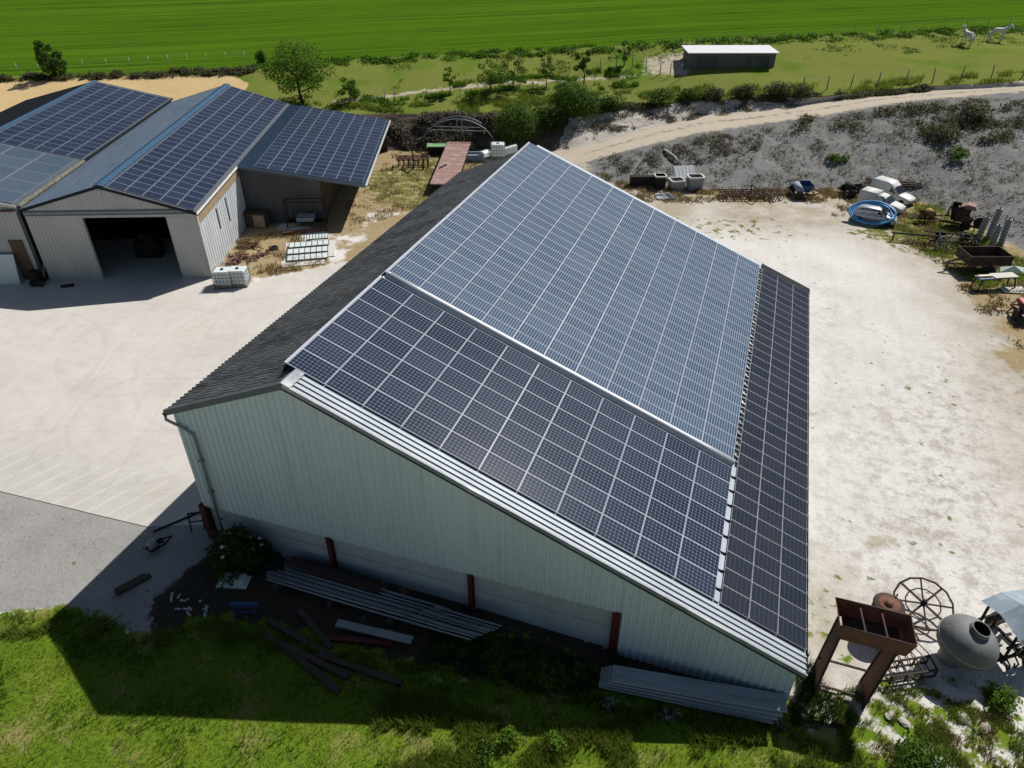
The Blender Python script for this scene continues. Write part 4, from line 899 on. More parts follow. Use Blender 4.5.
def horse(loc, rz, label, sc, gray=False, head=1.0, turn=0.):
    t = thing('horse', label, 'horse', loc, rz, 'white horses in the pasture'); t.scale = (sc,)*3
    J = []; E = []; Rr = []
    def j(p, r, par=None): J.append(p); Rr.append(r); 
    pts = [((0,0,1.18),.27,None),((.38,0,1.2),.28,0),((.66,0,1.27),.25,1),((-.38,0,1.22),.28,0),((-.68,0,1.24),.23,3),
        ((.88,turn*.1,1.5),.17,2),((1.08,turn*.25,1.72*head+.3*(1-head)),.13,5),((1.26,turn*.42,1.74*head+.1),.115,6),((1.44,turn*.6,1.52*head+.1),.075,7),((1.54,turn*.7,1.42*head+.08),.06,8)]
    for s_ in (-1, 1):
        n = len(pts); o_ = .08*s_
        pts += [((.62,.15*s_,.95),.13,2),((.62+o_,.16*s_,.55),.062,n),((.60+o_*1.4,.16*s_,.10),.045,n+1),((.66+o_*1.4,.16*s_,.03),.06,n+2)]
        n = len(pts)
        pts += [((-.62,.15*s_,.95),.16,4),((-.60-o_,.16*s_,.66),.085,n),((-.76-o_*1.4,.16*s_,.50),.055,n+1),((-.72-o_*1.4,.16*s_,.09),.043,n+2),((-.66-o_*1.4,.16*s_,.03),.06,n+3)]
    me = D.meshes.new('body'); me.from_pydata([p[0] for p in pts], [(i, p[2]) for i, p in enumerate(pts) if p[2] is not None], [])
    o = D.objects.new('body', me); COL.objects.link(o); o.parent = t; me.materials.append(MT['horse_coat'])
    me.skin_vertices.new() if hasattr(me.skin_vertices, 'new') and not len(me.skin_vertices) else None
    md = o.modifiers.new('skin', 'SKIN')
    if not len(me.skin_vertices):
        bm = bmesh.new(); bm.from_mesh(me); bm.verts.layers.skin.verify(); bm.to_mesh(me); bm.free()
    for sv, p in zip(me.skin_vertices[0].data, pts): sv.radius = (p[1]*1.18, p[1]*1.18)
    me.skin_vertices[0].data[0].use_root = True
    o.modifiers.new('sub', 'SUBSURF').levels = 1; o.modifiers['sub'].render_levels = 1
    m = MB(); m.tube([(-.86,0,1.3),(-1.02,0,1.1),(-1.06,0,.7),(-1.02,0,.45)], [.05,.08,.07,.02], 6); m.build('tail', 'horse_coat', t)
    m = MB(); m.tube([(.78,turn*.05,1.58),(.95,turn*.2,1.78*head+.25*(1-head)),(1.12,turn*.3,1.88*head+.15)], [.05,.07,.04], 6); m.build('mane', 'horse_coat', t)
    for s_ in (-1, 1): m = MB(); m.tube([(1.18,turn*.35+.06*s_,1.82*head+.1),(1.17,turn*.35+.09*s_,1.98*head+.1)], [.04,.01], 5); m.build('ear', 'horse_coat', t)
    return t
horse(P(995,41), R(-8), 'white horse standing side on, facing right', 1.1, head=.98)
horse(P(966,45), R(118), 'white horse walking away with its head turned, left of the other horse', 1.1, head=1.05, turn=.3)
# ------------------------------------------------------------------ parked cars
def hdg(p1, p2): a, b = P(*p1), P(*p2); return math.atan2(b.y-a.y, b.x-a.x)
def wheel(par, x, y, r=.30, wd=.18):
    m = MB(); m.lathe([(r*.62,-wd/2),(r*.94,-wd/2),(r,-wd*.3),(r,wd*.3),(r*.94,wd/2),(r*.62,wd/2)], (x, y, r), 18, 'y'); o = m.build('wheel', 'black_rubber', par)
    m = MB(); m.lathe([(.03,-wd*.40),(r*.3,-wd*.44),(r*.62,-wd*.34),(r*.62,wd*.34),(r*.3,wd*.44),(.03,wd*.40)], (x, y, r), 14, 'y'); m.build('rim', 'galv_dull', o)
def loft(m, st):
    """st: (x, zbottom, ztop, half width bottom, half width top)"""
    rows = []
    for x, z0, z1, w0, w1 in st:
        dz = z1-z0; k = min(.06, dz*.3)
        rows.append([(x,-w0*.96,z0),(x,-w0,z0+k),(x,-(w0+w1)/2*1.0,z0+dz*.6),(x,-w1,z1-k),(x,-w1+.07,z1),(x,0,z1+.02),(x,w1-.07,z1),(x,w1,z1-k),(x,(w0+w1)/2,z0+dz*.6),(x,w0,z0+k),(x,w0*.96,z0)])
    m.smooth = True; m.surf(rows); m.smooth = False
    m.add(rows[0], [tuple(range(11))]); m.add(rows[-1], [tuple(range(11))[::-1]])
    m.add([rows[0][0], rows[0][-1], rows[-1][-1], rows[-1][0]], [(0,1,2,3)])
def car(kind, loc, rz, label, paint, L=3.75):
    t = thing('parked_car' if kind == 'hatch' else 'parked_van' if kind == 'van' else 'pickup', label, 'car' if kind == 'hatch' else 'van' if kind == 'van' else 'pickup', loc, rz)
    w_ = .78; h = L/2
    m = MB()
    loft(m, [(-h,.35,.75,.70,.68),(-h+.12,.25,.92,.77,.75),(-h+.6,.22,.95,w_,.76),(0,.22,.93,w_,.76),(.75,.22,.92,w_,.75),(1.0,.22,.88,w_,.73),(h-.35,.24,.78,.76,.69),(h-.08,.3,.66,.72,.66),(h,.38,.58,.68,.62)])
    if kind == 'hatch':
        loft(m, [(-h+.12,.88,.98,.72,.68),(-h+.42,.88,1.36,.72,.58),(-h+.8,.88,1.43,.72,.58),(.15,.88,1.42,.72,.58),(.35,.88,1.36,.72,.57),(1.0,.85,.92,.70,.66)])
    elif kind == 'van':
        loft(m, [(-h+.02,.6,1.66,.76,.72),(-h+.15,.6,1.78,.77,.72),(-.35,.6,1.80,.77,.72),(-.1,.8,1.70,.76,.70),(.2,.85,1.52,.74,.64),(.95,.85,.92,.70,.66)])
    else:
        loft(m, [(-h+.02,.6,1.50,.76,.72),(-h+.12,.6,1.58,.77,.73),(-.42,.6,1.58,.77,.73),(-.40,.6,1.45,.77,.70)])
        loft(m, [(-.36,.85,1.38,.73,.60),(-.2,.85,1.43,.73,.60),(.25,.85,1.40,.73,.58),(.95,.85,.92,.70,.66)])
    m.build('body', paint, t)
    ws = (.36, 1.0) if kind != 'van' else (.24, .95)
    zt = 1.33 if kind != 'van' else 1.48
    m = MB(); m.add([(ws[0]+.06,-.54,zt),(ws[0]+.06,.54,zt),(ws[1]-.08,.63,.95),(ws[1]-.08,-.63,.95)], [(0,3,2,1)])
    m.v = [(x+.035, y, z+.03) for x, y, z in m.v]; m.build('windscreen', 'glass_dark', t)
    for s_ in (-1, 1):
        if kind == 'hatch': wins = (((-h+.55,.98),(-h+.62,1.30),(-.62,1.33),(-.62,.98)), ((-.52,.98),(-.52,1.33),(.20,1.32),(.62,.98)))
        elif kind == 'van': wins = (((-.42,1.0),(-.42,1.48),(.05,1.46),(.58,.98)),)
        else: wins = (((-.28,.98),(-.28,1.33),(.2,1.31),(.6,.98)),)
        for q in wins:
            m = MB(); m.add([(x, s_*(.735-(z-.9)*.30 if kind != 'van' else .765-(z-.9)*.13), z) for x, z in q], [(0,1,2,3) if s_ > 0 else (3,2,1,0)]); m.build('side_window', 'glass_dark', t)
        m = MB(); m.box((h-.05, s_*.50, .58), (.10, .22, .14)); m.build('headlight', 'lamp_glass', t)
        m = MB(); m.box((-h+.02, s_*.60, .72), (.06, .12, .22)); m.build('tail_light', 'red_steel', t)
        m = MB(); m.box((.55, s_*.83, .98), (.12, .14, .10)); m.build('mirror', 'black_rubber', t)
        m = MB(); m.bar((-.55, s_*.787, .35), (-.55, s_*.755, .92), .012, .012); m.bar((.5, s_*.787, .35), (.5, s_*.755, .92), .012, .012); m.build('door_seam', 'dark_trim', t)
    m = MB(); m.box((h-.02, 0, .40), (.16, 1.34, .14)); m.build('bumper', 'grey_trim', t); m = MB(); m.box((-h+.03, 0, .42), (.14, 1.36, .14)); m.build('bumper', 'grey_trim', t)
    for x in (-h+.65, h-.68):
        for y in (-.70, .70): wheel(t, x, y, .29, .17)
    return t
ch = hdg((858,222), (897,228))
c1 = P(873,222); car('hatch', c1, ch, 'silver hatchback wrapped in a coil of blue hose', 'silver_paint', 3.7)
c2 = P(880,209); car('pickup', c2, hdg((862,200), (903,211)), 'white pickup with a boxy canopy, middle of the three parked vehicles', 'cream_white' if 'cream_white' in MT else 'white_dull', 4.1)
c3 = P(891,200); car('van', c3, hdg((868,190), (915,205)), 'white high-roofed van, rearmost of the three parked vehicles', 'white_paint', 4.2)
m = MB(); Q = []
for k in range(150):
    a = k/150*2*math.pi*5; r_ = 1+.05*math.sin(k*.37)+.035*(k/150*5 % 2)
    q = r_*(1+.045*(k//30-2)); x = -.3+1.72*q*math.cos(a); y = -.32+.92*q*math.sin(a)
    z = .90+.62*q*math.sin(a)+.03*math.sin(k*.9)+.02*(k//30)
    Q.append((x, y, z))
m.tube(Q, .085, 7); one(m, 'hose', 'blue_hose', 'coil of thick blue hose looped over the silver hatchback', 'hose', c1, ch)

# ------------------------------------------------------------------ scrap along the foot of the bank
TG = 'concrete feed troughs at the foot of the bank'
def trough(px, py, rz, label, w_=1.5, d_=1.3, h=1.1, mat='concrete_grey'):
    t = thing('trough', label, 'trough', P(px,py), rz, TG); m = MB(); th = .14
    o_ = [(-w_/2+.15,-d_/2),(w_/2-.15,-d_/2),(w_/2,-d_/2+.2),(w_/2,d_/2-.2),(w_/2-.15,d_/2),(-w_/2+.15,d_/2),(-w_/2,d_/2-.2),(-w_/2,-d_/2+.2)]
    rows = [[(x*f, y*f, z) for x, y in o_+[o_[0]]] for f, z in ((.9,0),(1,h),(.84,h),(.78,.2))]
    m.surf(rows); m.add([(x*.78, y*.78, .2) for x, y in o_], [tuple(range(8))]); m.build('shell', mat, t, fixn=False); 
    m = MB(); m.surf([[(x*f, y*f, z) for x, y in o_+[o_[0]]] for f, z in ((1.03,h-.12),(1.03,h+.02),(.82,h+.02))]); m.build('rim', 'slab_white', t); return t
trough(659,188, R(20), 'dark square trough, left one of three at the bank foot', 1.2, 1.1, 1.35, 'black_steel')
trough(676,189, R(30), 'rounded concrete trough, middle one of three at the bank foot', 1.5, 1.3, 1.0)
trough(694,189, R(25), 'grey trough, right one of three at the bank foot', 1.6, 1.3, 1.35, 'galv_dull')
m = MB()
for k in range(7): m.box((.1*k-.3, .02*k, .1+.05*(k % 3)), (.12, 2.0, .06), (0, .1*k, .12*k))
m.box((0,0,.06),(1.9,1.4,.08)); m.box((-.2,.3,.22),(1.6,.16,.06),(0,0,.3)); one(m, 'metal_stack', 'galv_dull', 'low stack of grey metal bits on the ground before the troughs', 'scrap', P(665,197), R(20))
m = MB(); m.box((0,0,.5),(2.4,.5,1.0)); m.box((0,0,1.02),(2.5,.6,.06)); one(m, 'steel_box', 'black_steel', 'long dark steel box left of the feed troughs', 'box', P(641,186), R(22))
m = MB(); m.box((0,0,.02),(2.2,1.6,.05),(R(35),0,0)); 
for k in range(6): m.box((-1+.4*k,0,.05),(.05,1.6,.04),(R(35),0,0))
one(m, 'sheet_panel', 'galv_dull', 'ribbed grey sheet leaning on the bank behind the troughs', 'sheet', P(684,177,.5), R(25))
pa, pb = P(664,151,.15), P(678,164,.15); m = MB(); m.tube([(0,0,0), (pb-pa)*.6+Vector((.2,0,.12)), pb-pa], .13, 8); one(m, 'pipe', 'slab_white', 'pale pipe lying down the grey bank', 'pipe', pa)
def harrow(px, py, rz, label, w_=6.0, d_=1.7):
    t = thing('harrow', label, 'harrow', P(px,py), rz)
    m = MB()
    for k in range(4):
        y = -d_/2+k*d_/3; m.bar((-w_/2,y,.45),(w_/2,y,.45),.10,.10)
    for k in range(9): x = -w_/2+k*w_/8; m.bar((x,-d_/2,.52),(x+.2,d_/2,.52),.09,.09)
    m.build('frame', 'rust_dark', t)
    for r_ in range(4):
        m = MB()
        for k in range(20):
            x = -w_/2+.15+k*(w_-.3)/19; y = -d_/2+r_*d_/3
            m.tube([(x,y,.5),(x,y-.22,.55),(x+.03,y-.3,.25),(x,y-.1,0)], .035, 5)
        m.build('tine_row', 'rust', t)
    m = MB(); m.bar((-.6,-d_/2,.5),(0,-d_/2-.9,.6),.1); m.bar((.6,-d_/2,.5),(0,-d_/2-.9,.6),.1); m.tube([(0,.1,.5),(0,.1,1.2)],.07,6); m.bar((-1,0,.5),(0,.1,1.2),.07); m.bar((1,0,.5),(0,.1,1.2),.07); m.build('drawbar', 'rust_dark', t); return t
harrow(750,197, hdg((715,200),(785,200)), 'long rusty spring tine harrow lying at the foot of the bank')
def machine(px, py, rz, label, name, cat, mats, seed, L=2.4, wd=1.6, h=1.2, wheels=2):
    """worn implement: a frame with a drum, a hopper, braces and two wheels"""
    rg = random.Random(seed); t = thing(name, label, cat, P(px,py), rz); m = MB()
    for y in (-wd/2, wd/2): m.bar((-L/2,y,.5),(L/2,y,.5),.1,.14)
    for k in range(4): x = -L/2+k*L/3; m.bar((x,-wd/2,.5),(x,wd/2,.5),.09,.1)
    m.bar((L/2,-wd/2,.5),(L/2+.9,0,.45),.1); m.bar((L/2,wd/2,.5),(L/2+.9,0,.45),.1); m.build('frame', mats[0], t)
    m = MB(); m.lathe([(.05,-wd*.45),(.36,-wd*.45),(.36,wd*.45),(.05,wd*.45)], (-L*.15,0,.85), 12, 'y'); m.build('drum', mats[1], t)
    m = MB(); x0 = L*.18; m.add([(x0-.25,-wd*.3,.6),(x0+.25,-wd*.3,.6),(x0+.25,wd*.3,.6),(x0-.25,wd*.3,.6),(x0-.5,-wd*.42,h),(x0+.5,-wd*.42,h),(x0+.5,wd*.42,h),(x0-.5,wd*.42,h)], [(0,1,5,4),(1,2,6,5),(2,3,7,6),(3,0,4,7),(3,2,1,0)]); m.build('hopper', mats[2], t)
    for k in range(5):
        a = Vector((rg.uniform(-L/2,L/2), rg.uniform(-wd/2,wd/2), .5)); b = a+Vector((rg.uniform(-.6,.6), rg.uniform(-.4,.4), rg.uniform(.4,h*.7)))
        m = MB(); m.tube([a, b], .04, 5); m.build('lever', mats[0], t)
    for y in (-wd/2-.15, wd/2+.15)[:wheels]: wheel(t, -L*.2, y, .42, .2)
    return t
machine(800,196, R(15), 'bluish black seed drill at the bank foot', 'seed_drill', 'implement', ('black_steel','bluegrey_paint','blue_paint'), 1, 2.2, 2.0, 1.3)
machine(852,195, R(20), 'black tangled cultivator at the bank foot left of the cars', 'old_cultivator', 'implement', ('black_steel','black_rubber','rust_dark'), 2, 2.6, 1.5, .9)
m = MB()
for k in range(5): m.bar((-2.6, -.5+k*.25, .3+.05*k), (2.6, -.4+k*.25, .4+.08*(k % 2)), .1)
for k in range(9): m.bar((-2.4+k*.6,-.6,.1),(-2.3+k*.6,.6,.75),.07)
one(m, 'scrap_grid', 'rust_dark', 'rusty scrap frame behind the white van', 'scrap', P(893,187), R(5))

# ------------------------------------------------------------------ machinery on the right
machine(925,222, R(200), 'small rusty yellow rotavator in the grass right of the cars', 'rotavator', 'implement', ('rust_dark','yellow_paint','rust'), 4, 1.3, .9, 1.0, 0)
t = machine(958,226, R(165), 'tall rusty baler with a pinkish hood behind the hay rake', 'baler', 'implement', ('rust_dark','rust','black_steel'), 5, 2.8, 1.6, 1.9)
m = MB(); m.prism([(-1.0,1.75),(-.8,2.1),(-.2,2.15),(.3,1.9),(.3,1.7)], -.45, .45, 'y'); m.build('hood', 'flatbed_deck', t)
m = MB(); m.b2((-.6,-.7,.6),(.5,.7,1.7)); m.build('chamber', 'rust_dark', t)
m = MB(); m.lathe([(.05,-.1),(.5,-.08),(.55,0),(.5,.08),(.05,.1)], (-1.6,.9,.9), 14, 'y'); m.build('flywheel', 'black_steel', t)
hr = hdg((908,240),(975,247)); t = thing('hay_rake', 'black wheeled hay rake with a long drawbar pointing at the cars', 'implement', P(945,246), hr)
m = MB(); m.bar((-4.4,0,.7),(2.4,.2,.8),.12); m.bar((-1.6,-.9,.7),(2.2,-.7,.75),.1); m.bar((-1.6,.9,.8),(2.4,1.0,.8),.1)
for k in range(5): m.bar((-1.5+k*.9,-.9,.7),(-1.4+k*.9,.95,.8),.08)
m.tube([(-4.2,0,.7),(-4.2,0,0)], .06, 6); m.build('frame', 'black_steel', t)
for k in range(5):
    x = -1.5+k*.85; y = -1.0+.1*k; m = MB(); n = 18
    m.tube([(x+.55*math.cos(a)*.8, y+.25*math.cos(a), .6+.55*math.sin(a)) for a in [2*math.pi*i/n for i in range(n)]], .035, 5, closed=True)
    for i in range(8): a = 2*math.pi*i/8; m.tube([(x,y,.6),(x+.7*math.cos(a)*.8, y+.3*math.cos(a), .6+.68*math.sin(a))], .018, 4)
    m.build('rake_wheel', 'galv_dull' if k in (1, 2) else 'black_steel', t)
rj = random.Random(5)
for k in range(22):
    a_ = Vector((rj.uniform(-1.6,2.2), rj.uniform(-.8,.9), rj.uniform(.1,.8))); b_ = a_+Vector((rj.uniform(-.7,.7), rj.uniform(-.5,.5), rj.uniform(-.1,.7)))
    m = MB(); m.tube([a_, a_.lerp(b_,.5)+Vector((0,0,.08)), b_], rj.choice((.03,.04,.06)), 5); m.build('linkage', rj.choice(('black_steel','rust_dark','black_steel','galv_dull')), t)
for x, y in ((-.3,1.2),(1.7,1.3)): wheel(t, x, y, .42, .18)
RG = 'grey ribbed rollers standing on the bank foot'
for k, (px, py, h, lab) in enumerate(((976,243,2.3,'tall grey roller standing by the bank, leftmost of four'),(988,238,2.6,'tallest grey roller, second of the four by the bank'),(990,250,2.1,'grey roller at the front of the four by the bank'),(1000,246,2.3,'grey roller, rightmost of the four by the bank'))):
    t = thing('roller', lab, 'roller', P(px,py), 0, RG); t.rotation_euler = (R(-4), R(4), .3*k)
    m = MB(); pr = [(.05,0)]
    for q in range(10): z = h*q/10; pr += [(.26,z),(.26,z+h*.06),(.19,z+h*.065),(.19,z+h*.095)]
    m.lathe(pr+[(.26,h),(.05,h)], n=14); m.build('drum', 'galv_dull' if k % 2 else 'concrete_grey', t)
    m = MB(); m.tube([(0,0,h),(0,0,h+.15)], .07, 8); m.build('axle', 'rust_dark', t)
tr = hdg((962,268),(1000,268)); t = thing('tipping_trailer', 'small brown open-topped farm trailer', 'trailer', P(979,270), tr)
L_, w_, z0, z1 = 3.3, 2.0, .85, 1.6
for nm, lo, hi in (('bed',(-L_/2,-w_/2,z0-.06),(L_/2,w_/2,z0)),): MB().b2(lo,hi).build(nm,'flatbed_deck',t)
for a_, b_ in (((-L_/2,-w_/2),(L_/2,-w_/2+.05)),((-L_/2,w_/2-.05),(L_/2,w_/2)),((-L_/2,-w_/2+.05),(-L_/2+.05,w_/2-.05)),((L_/2-.05,-w_/2+.05),(L_/2,w_/2-.05))):
    m = MB(); m.b2((*a_,z0),(*b_,z1)); 
    if b_[0]-a_[0] > 1:
        for k in range(5): x = a_[0]+k*(L_-.08)/4; m.b2((x,a_[1]-.03,z0-.05),(x+.08,b_[1]+.03,z1+.02))
    m.build('side_board','rust_dark',t)
m = MB(); m.bar((-L_/2,-.5,.75),(-L_/2-1.5,0,.65),.1); m.bar((-L_/2,.5,.75),(-L_/2-1.5,0,.65),.1); m.tube([(-L_/2-1.1,0,.65),(-L_/2-1.1,0,0)],.06,6); m.bar((0,-.9,.45),(0,.9,.45),.12); m.bar((-L_/2,-.5,.72),(L_/2,-.5,.72),.12); m.bar((-L_/2,.5,.72),(L_/2,.5,.72),.12); m.build('chassis','black_steel',t)
for y in (-.98,.98): wheel(t,.1,y,.42,.24)
t = thing('bench_saw', 'dark workbench saw with a pale tabletop in front of the brown trailer', 'saw bench', P(991,288), tr+R(6))
m = MB(); m.b2((-.3,-.4,1.0),(1.6,.4,1.06)); m.build('tabletop','slab_white',t)
m = MB(); m.b2((-1.5,-.35,.9),(1.6,.35,.99)); m.build('bed_frame','blue_paint',t)
m = MB(); m.b2((-1.45,-.12,1.0),(-.4,.15,1.12)); m.build('fence_rail','cream_paint',t)
for x in (-1.2,1.4):
    for y in (-.32,.32): m = MB(); m.bar((x,y,.9),(x+(.25 if x>0 else -.25),y*1.3,-.02),.08); m.build('leg','black_steel',t)
for x in (-1.6,1.75): m = MB(); m.tube([(x,-.5,.03),(x,.5,.03)],.05,6); m.build('foot_bar','black_steel',t)
m = MB(); m.add([(-1.0,-.5,.05),(.8,-.4,.12),(1.0,.5,.3),(-.8,.5,.1),(0,0,.55)],[(0,1,4),(1,2,4),(2,3,4),(3,0,4)]); one(m,'tarpaulin','tarp','crumpled pale green tarpaulin behind the saw bench','tarpaulin',P(1012,272),0)
m = MB(); m.box((0,0,.06),(1.8,.9,.05),(0,.05,0)); m.box((.1,.1,.12),(1.5,.6,.03),(.05,-.04,.2)); one(m,'white_sheet','slab_white','flat white sheet on the ground right of the saw bench','sheet',P(1013,291),R(15))
t = machine(1026,318, R(100), 'red implement with black wheels at the right edge of the yard', 'mower', 'implement', ('black_steel','red_steel','black_steel'), 8, 2.0, 1.6, 1.0)
m = MB(); m.prism([(-.9,.95),(-.7,1.25),(.6,1.25),(.9,1.0)],-.7,.7,'y'); m.build('cover','bright_red' if 'bright_red' in MT else 'red_steel',t)
m = MB(); m.box((0,0,.05),(.6,.35,.08),(0,0,.4)); one(m,'timber_offcut','timber_pale','short pale timber offcut on the chalk by the red implement','offcut',P(1000,310),0)

# ------------------------------------------------------------------ foreground right: hopper, drum, wheel, grate, tank, spreader
hp = P(838,690); ha = math.atan2((P(862,710)-P(813,696)).y, (P(862,710)-P(813,696)).x)
def HW(px, py, z): q = g(px, py, z); return q
t = thing('rusty_hopper', 'rusty open hopper bin standing on tall plate legs', 'hopper', (0,0,0))
gl, gr = P(813,696), P(862,710)
zt = 3.45
A1, B1, C1, D1 = HW(841,626,zt-.0), HW(917,646,zt-.1), HW(911,616,zt+.15), HW(836,598,zt+.15)   # bin rim corners
A0, B0 = HW(843,634,zt-.75), HW(893,655,zt-.75)
def pl(b, q, th=.03):
    q = [Vector(p) for p in q]; n = (q[1]-q[0]).cross(q[3]-q[0]).normalized()*th
    b.add(q+[p+n for p in q], [(3,2,1,0),(4,5,6,7),(0,1,5,4),(1,2,6,5),(2,3,7,6),(3,0,4,7)])
dn = Vector((0,0,-.75)); cen = (A1+B1+C1+D1)/4
def inw(p, k=.22): return p+(cen-p)*k+dn
for nm, q in (('front_plate',(inw(A1,.12),inw(B1,.12),B1,A1)),('rear_plate',(inw(C1),inw(D1),D1,C1)),('end_plate',(inw(D1),inw(A1,.12),A1,D1)),('end_plate',(inw(B1,.12),inw(C1),C1,B1))):
    m = MB(); pl(m, q); m.build(nm, 'rust', t)
m = MB(); pl(m, (inw(A1,.2)+Vector((0,0,.1)), inw(B1,.2)+Vector((0,0,.1)), inw(C1,.25)+Vector((0,0,.1)), inw(D1,.25)+Vector((0,0,.1)))); m.build('floor', 'rust_dark', t)
m = MB(); m.bar(A1.lerp(B1,.33), D1.lerp(C1,.33)-Vector((0,0,.1)), .06); m.bar(A1.lerp(B1,.62), D1.lerp(C1,.62)-Vector((0,0,.1)), .06); m.tube([A1,B1],.035,6); m.tube([D1,C1],.04,6); m.build('cross_bars', 'rust_dark', t)
ux = (gr-gl).normalized(); uy = Vector((-ux.y, ux.x, 0))
for g0, top in ((gl, inw(A1,.1)), (gr, inw(B1,.3))):
    a = Vector((g0.x, g0.y, gz(g0.x,g0.y)-.05)); b = a+uy*1.25; tp = Vector((top.x, top.y, zt-.72)); tb = tp+uy*1.0
    m = MB(); pl(m, (a, b, tb, tp), .03); m.build('leg', 'rust', t)
    m = MB(); m.bar(a, tp, .08); m.bar(b, tb, .08); m.build('leg_edge', 'rust_dark', t)
m = MB(); m.bar(gl+Vector((0,0,.35))+uy*.3, gr+Vector((0,0,.35))+uy*.3, .07); m.bar(gl+Vector((0,0,.9))+uy*1.1, gr+Vector((0,0,.9))+uy*1.1, .07); m.build('brace', 'rust_dark', t)
dp = P(878,629); t = thing('rusty_drum', 'round rusty drum with a flat lid behind the hopper', 'drum', dp, .3)
m = MB(); m.lathe([(.05,-.05),(.55,-.05),(.57,.05),(.57,1.45),(.60,1.5),(.60,1.58),(.57,1.60)], n=28); m.build('shell','rust_dark',t)
m = MB(); m.lathe([(.57,1.58),(.3,1.62),(.16,1.62),(.16,1.72),(.02,1.72)], n=28); m.build('lid','rust',t)
m = MB(); m.tube([(.4,.35,1.6),(.45,.4,1.75),(.5,.42,1.6)],.025,6); m.build('lid_handle','rust_dark',t)
t = thing('feeder_ring', 'rusty spoked ring leaning up behind the drum', 'ring', P(914,633)); t.rotation_euler = (R(20), R(2), R(-12))
n = 14; rad = 1.14; cz = rad*.9
pts = [(rad*math.cos(2*math.pi*k/n), rad*math.sin(2*math.pi*k/n)+1.25, .35) for k in range(n)]
m = MB(); m.tube(pts,.045,6,closed=True); m.build('rim','rust_dark',t)
for k in range(4):
    a = k*math.pi/4+.3; m = MB(); m.bar((rad*math.cos(a),rad*math.sin(a)+1.25,.35),(-rad*math.cos(a),-rad*math.sin(a)+1.25,.35+.02*k),.085 if k % 2 else .06,.05); m.build('spoke','rust_dark',t)
m = MB(); m.tube([(.6*rad*math.cos(2*math.pi*k/12),.6*rad*math.sin(2*math.pi*k/12)+1.25,.31) for k in range(12)],.03,5,closed=True); m.build('inner_ring','rust_dark',t)
m = MB(); m.lathe([(.02,.25),(.1,.25),(.1,.62),(.02,.62)],(0,1.25,0),10); m.build('hub','black_steel',t)
t = thing('tined_grate', 'low rusty grate with long tines between hopper and grey tank', 'grate', P(908,676), R(28))
m = MB()
for z in (.15,.55): m.bar((-1.0,-.25,z),(.9,-.25,z),.07); m.bar((-1.0,.3,z+.1),(.9,.3,z+.1),.07)
for x in (-1.0,-.35,.3,.9): m.bar((x,-.25,.15),(x,-.25,.55),.06); m.bar((x,-.25,.55),(x,.3,.65),.05); m.bar((x,.3,.1),(x,.3,.65),.05)
m.build('frame','rust_dark',t)
for k in range(7): x = -.9+k*.3; m = MB(); m.tube([(x,-.2,.5),(x+.1,.5,.55),(x+.15,1.9,.12)],.022,5); m.build('tine','rust_dark',t)
tk = P(949,658); t = thing('grey_tank', 'round grey squashed-sphere tank with an open neck on top', 'tank', tk, R(-15)); t.scale = (.9,.9,.9)
m = MB(); prf = [(.05,.50)]
for k in range(1,15): a = -math.pi/2+math.pi*k/15; prf.append((1.22*math.cos(a)**.85, 1.42+.92*math.sin(a)))
prf = [q for q in prf if not (q[1] > 2.2 and q[0] < .42)]; prf += [(.42,2.28)]
tb = MB(); tb.T = Matrix.Rotation(R(12),4,'Y'); tb.lathe(prf, n=36, cap=False); tb.build('shell','grey_tank',t)
tb = MB(); tb.T = Matrix.Rotation(R(12),4,'Y'); tb.lathe([(.41,2.2),(.40,2.50),(.35,2.50),(.35,2.46)], n=24, cap=False); tb.build('neck','grey_tank',t)
tb = MB(); tb.T = Matrix.Rotation(R(12),4,'Y'); tb.lathe([(.35,2.46),(.35,1.6),(.02,1.55)], n=24, cap=False); tb.build('neck_opening','interior_shade',t)  # lining coloured near-black, shade of the hole painted in
m = MB(); m.lathe([(.5,-.1),(.45,.5),(.35,.75)], n=20); m.build('base','concrete_grey',t)
tb = MB(); tb.T = Matrix.Rotation(R(12),4,'Y'); tb.lathe([(1.225,1.37),(1.24,1.40),(1.24,1.44),(1.225,1.47)], n=36); tb.build('seam_band','concrete_grey',t)
t = thing('spreader', 'grey blue metal spreader with a bent sheet cover on a black frame', 'spreader', P(1000,648), R(35))
m = MB(); m.surf([[(-.95,-.95,2.0),(-.1,-.95,2.35),(1.2,-.9,2.1)],[(-1.0,.1,2.35),(-.1,.1,2.65),(1.25,.1,2.4)],[(-.9,1.0,2.05),(-.1,.95,2.35),(1.2,.95,2.1)]]); m.surf([[(-.95,-.95,2.0),(-.1,-.95,2.35),(1.2,-.9,2.1)],[(-.6,-.55,1.35),(-.1,-.55,1.35),(.8,-.5,1.35)]]); m.build('cover','bluegrey_paint',t)
m = MB(); m.add([(-.95,-.95,2.1),(1.2,-.9,2.0),(1.0,-.8,1.4),(-.75,-.85,1.45)],[(0,1,2,3)]); m.add([(.3,-1.5,1.3),(1.6,-1.4,1.3),(1.6,-.9,1.9),(.3,-.9,1.9)],[(0,1,2,3)]); m.build('side_plate','bluegrey_paint',t)
m = MB()
for x in (-.8,.1,1.0):
    for y in (-.7,.7): m.bar((x,y,0.3),(x,y,2.0),.08)
    m.bar((x,-.8,.6),(x,.8,.6),.1); m.bar((x,-.7,1.5),(x+.5,-1.2,.7),.06)
for y in (-.7,.7): m.bar((-1.2,y,.6),(1.5,y,.6),.1); m.bar((-1.0,y,1.3),(1.3,y,1.35),.08); m.bar((-.8,y,.4),(1,y,1.9),.05)
m.build('frame','black_steel',t)
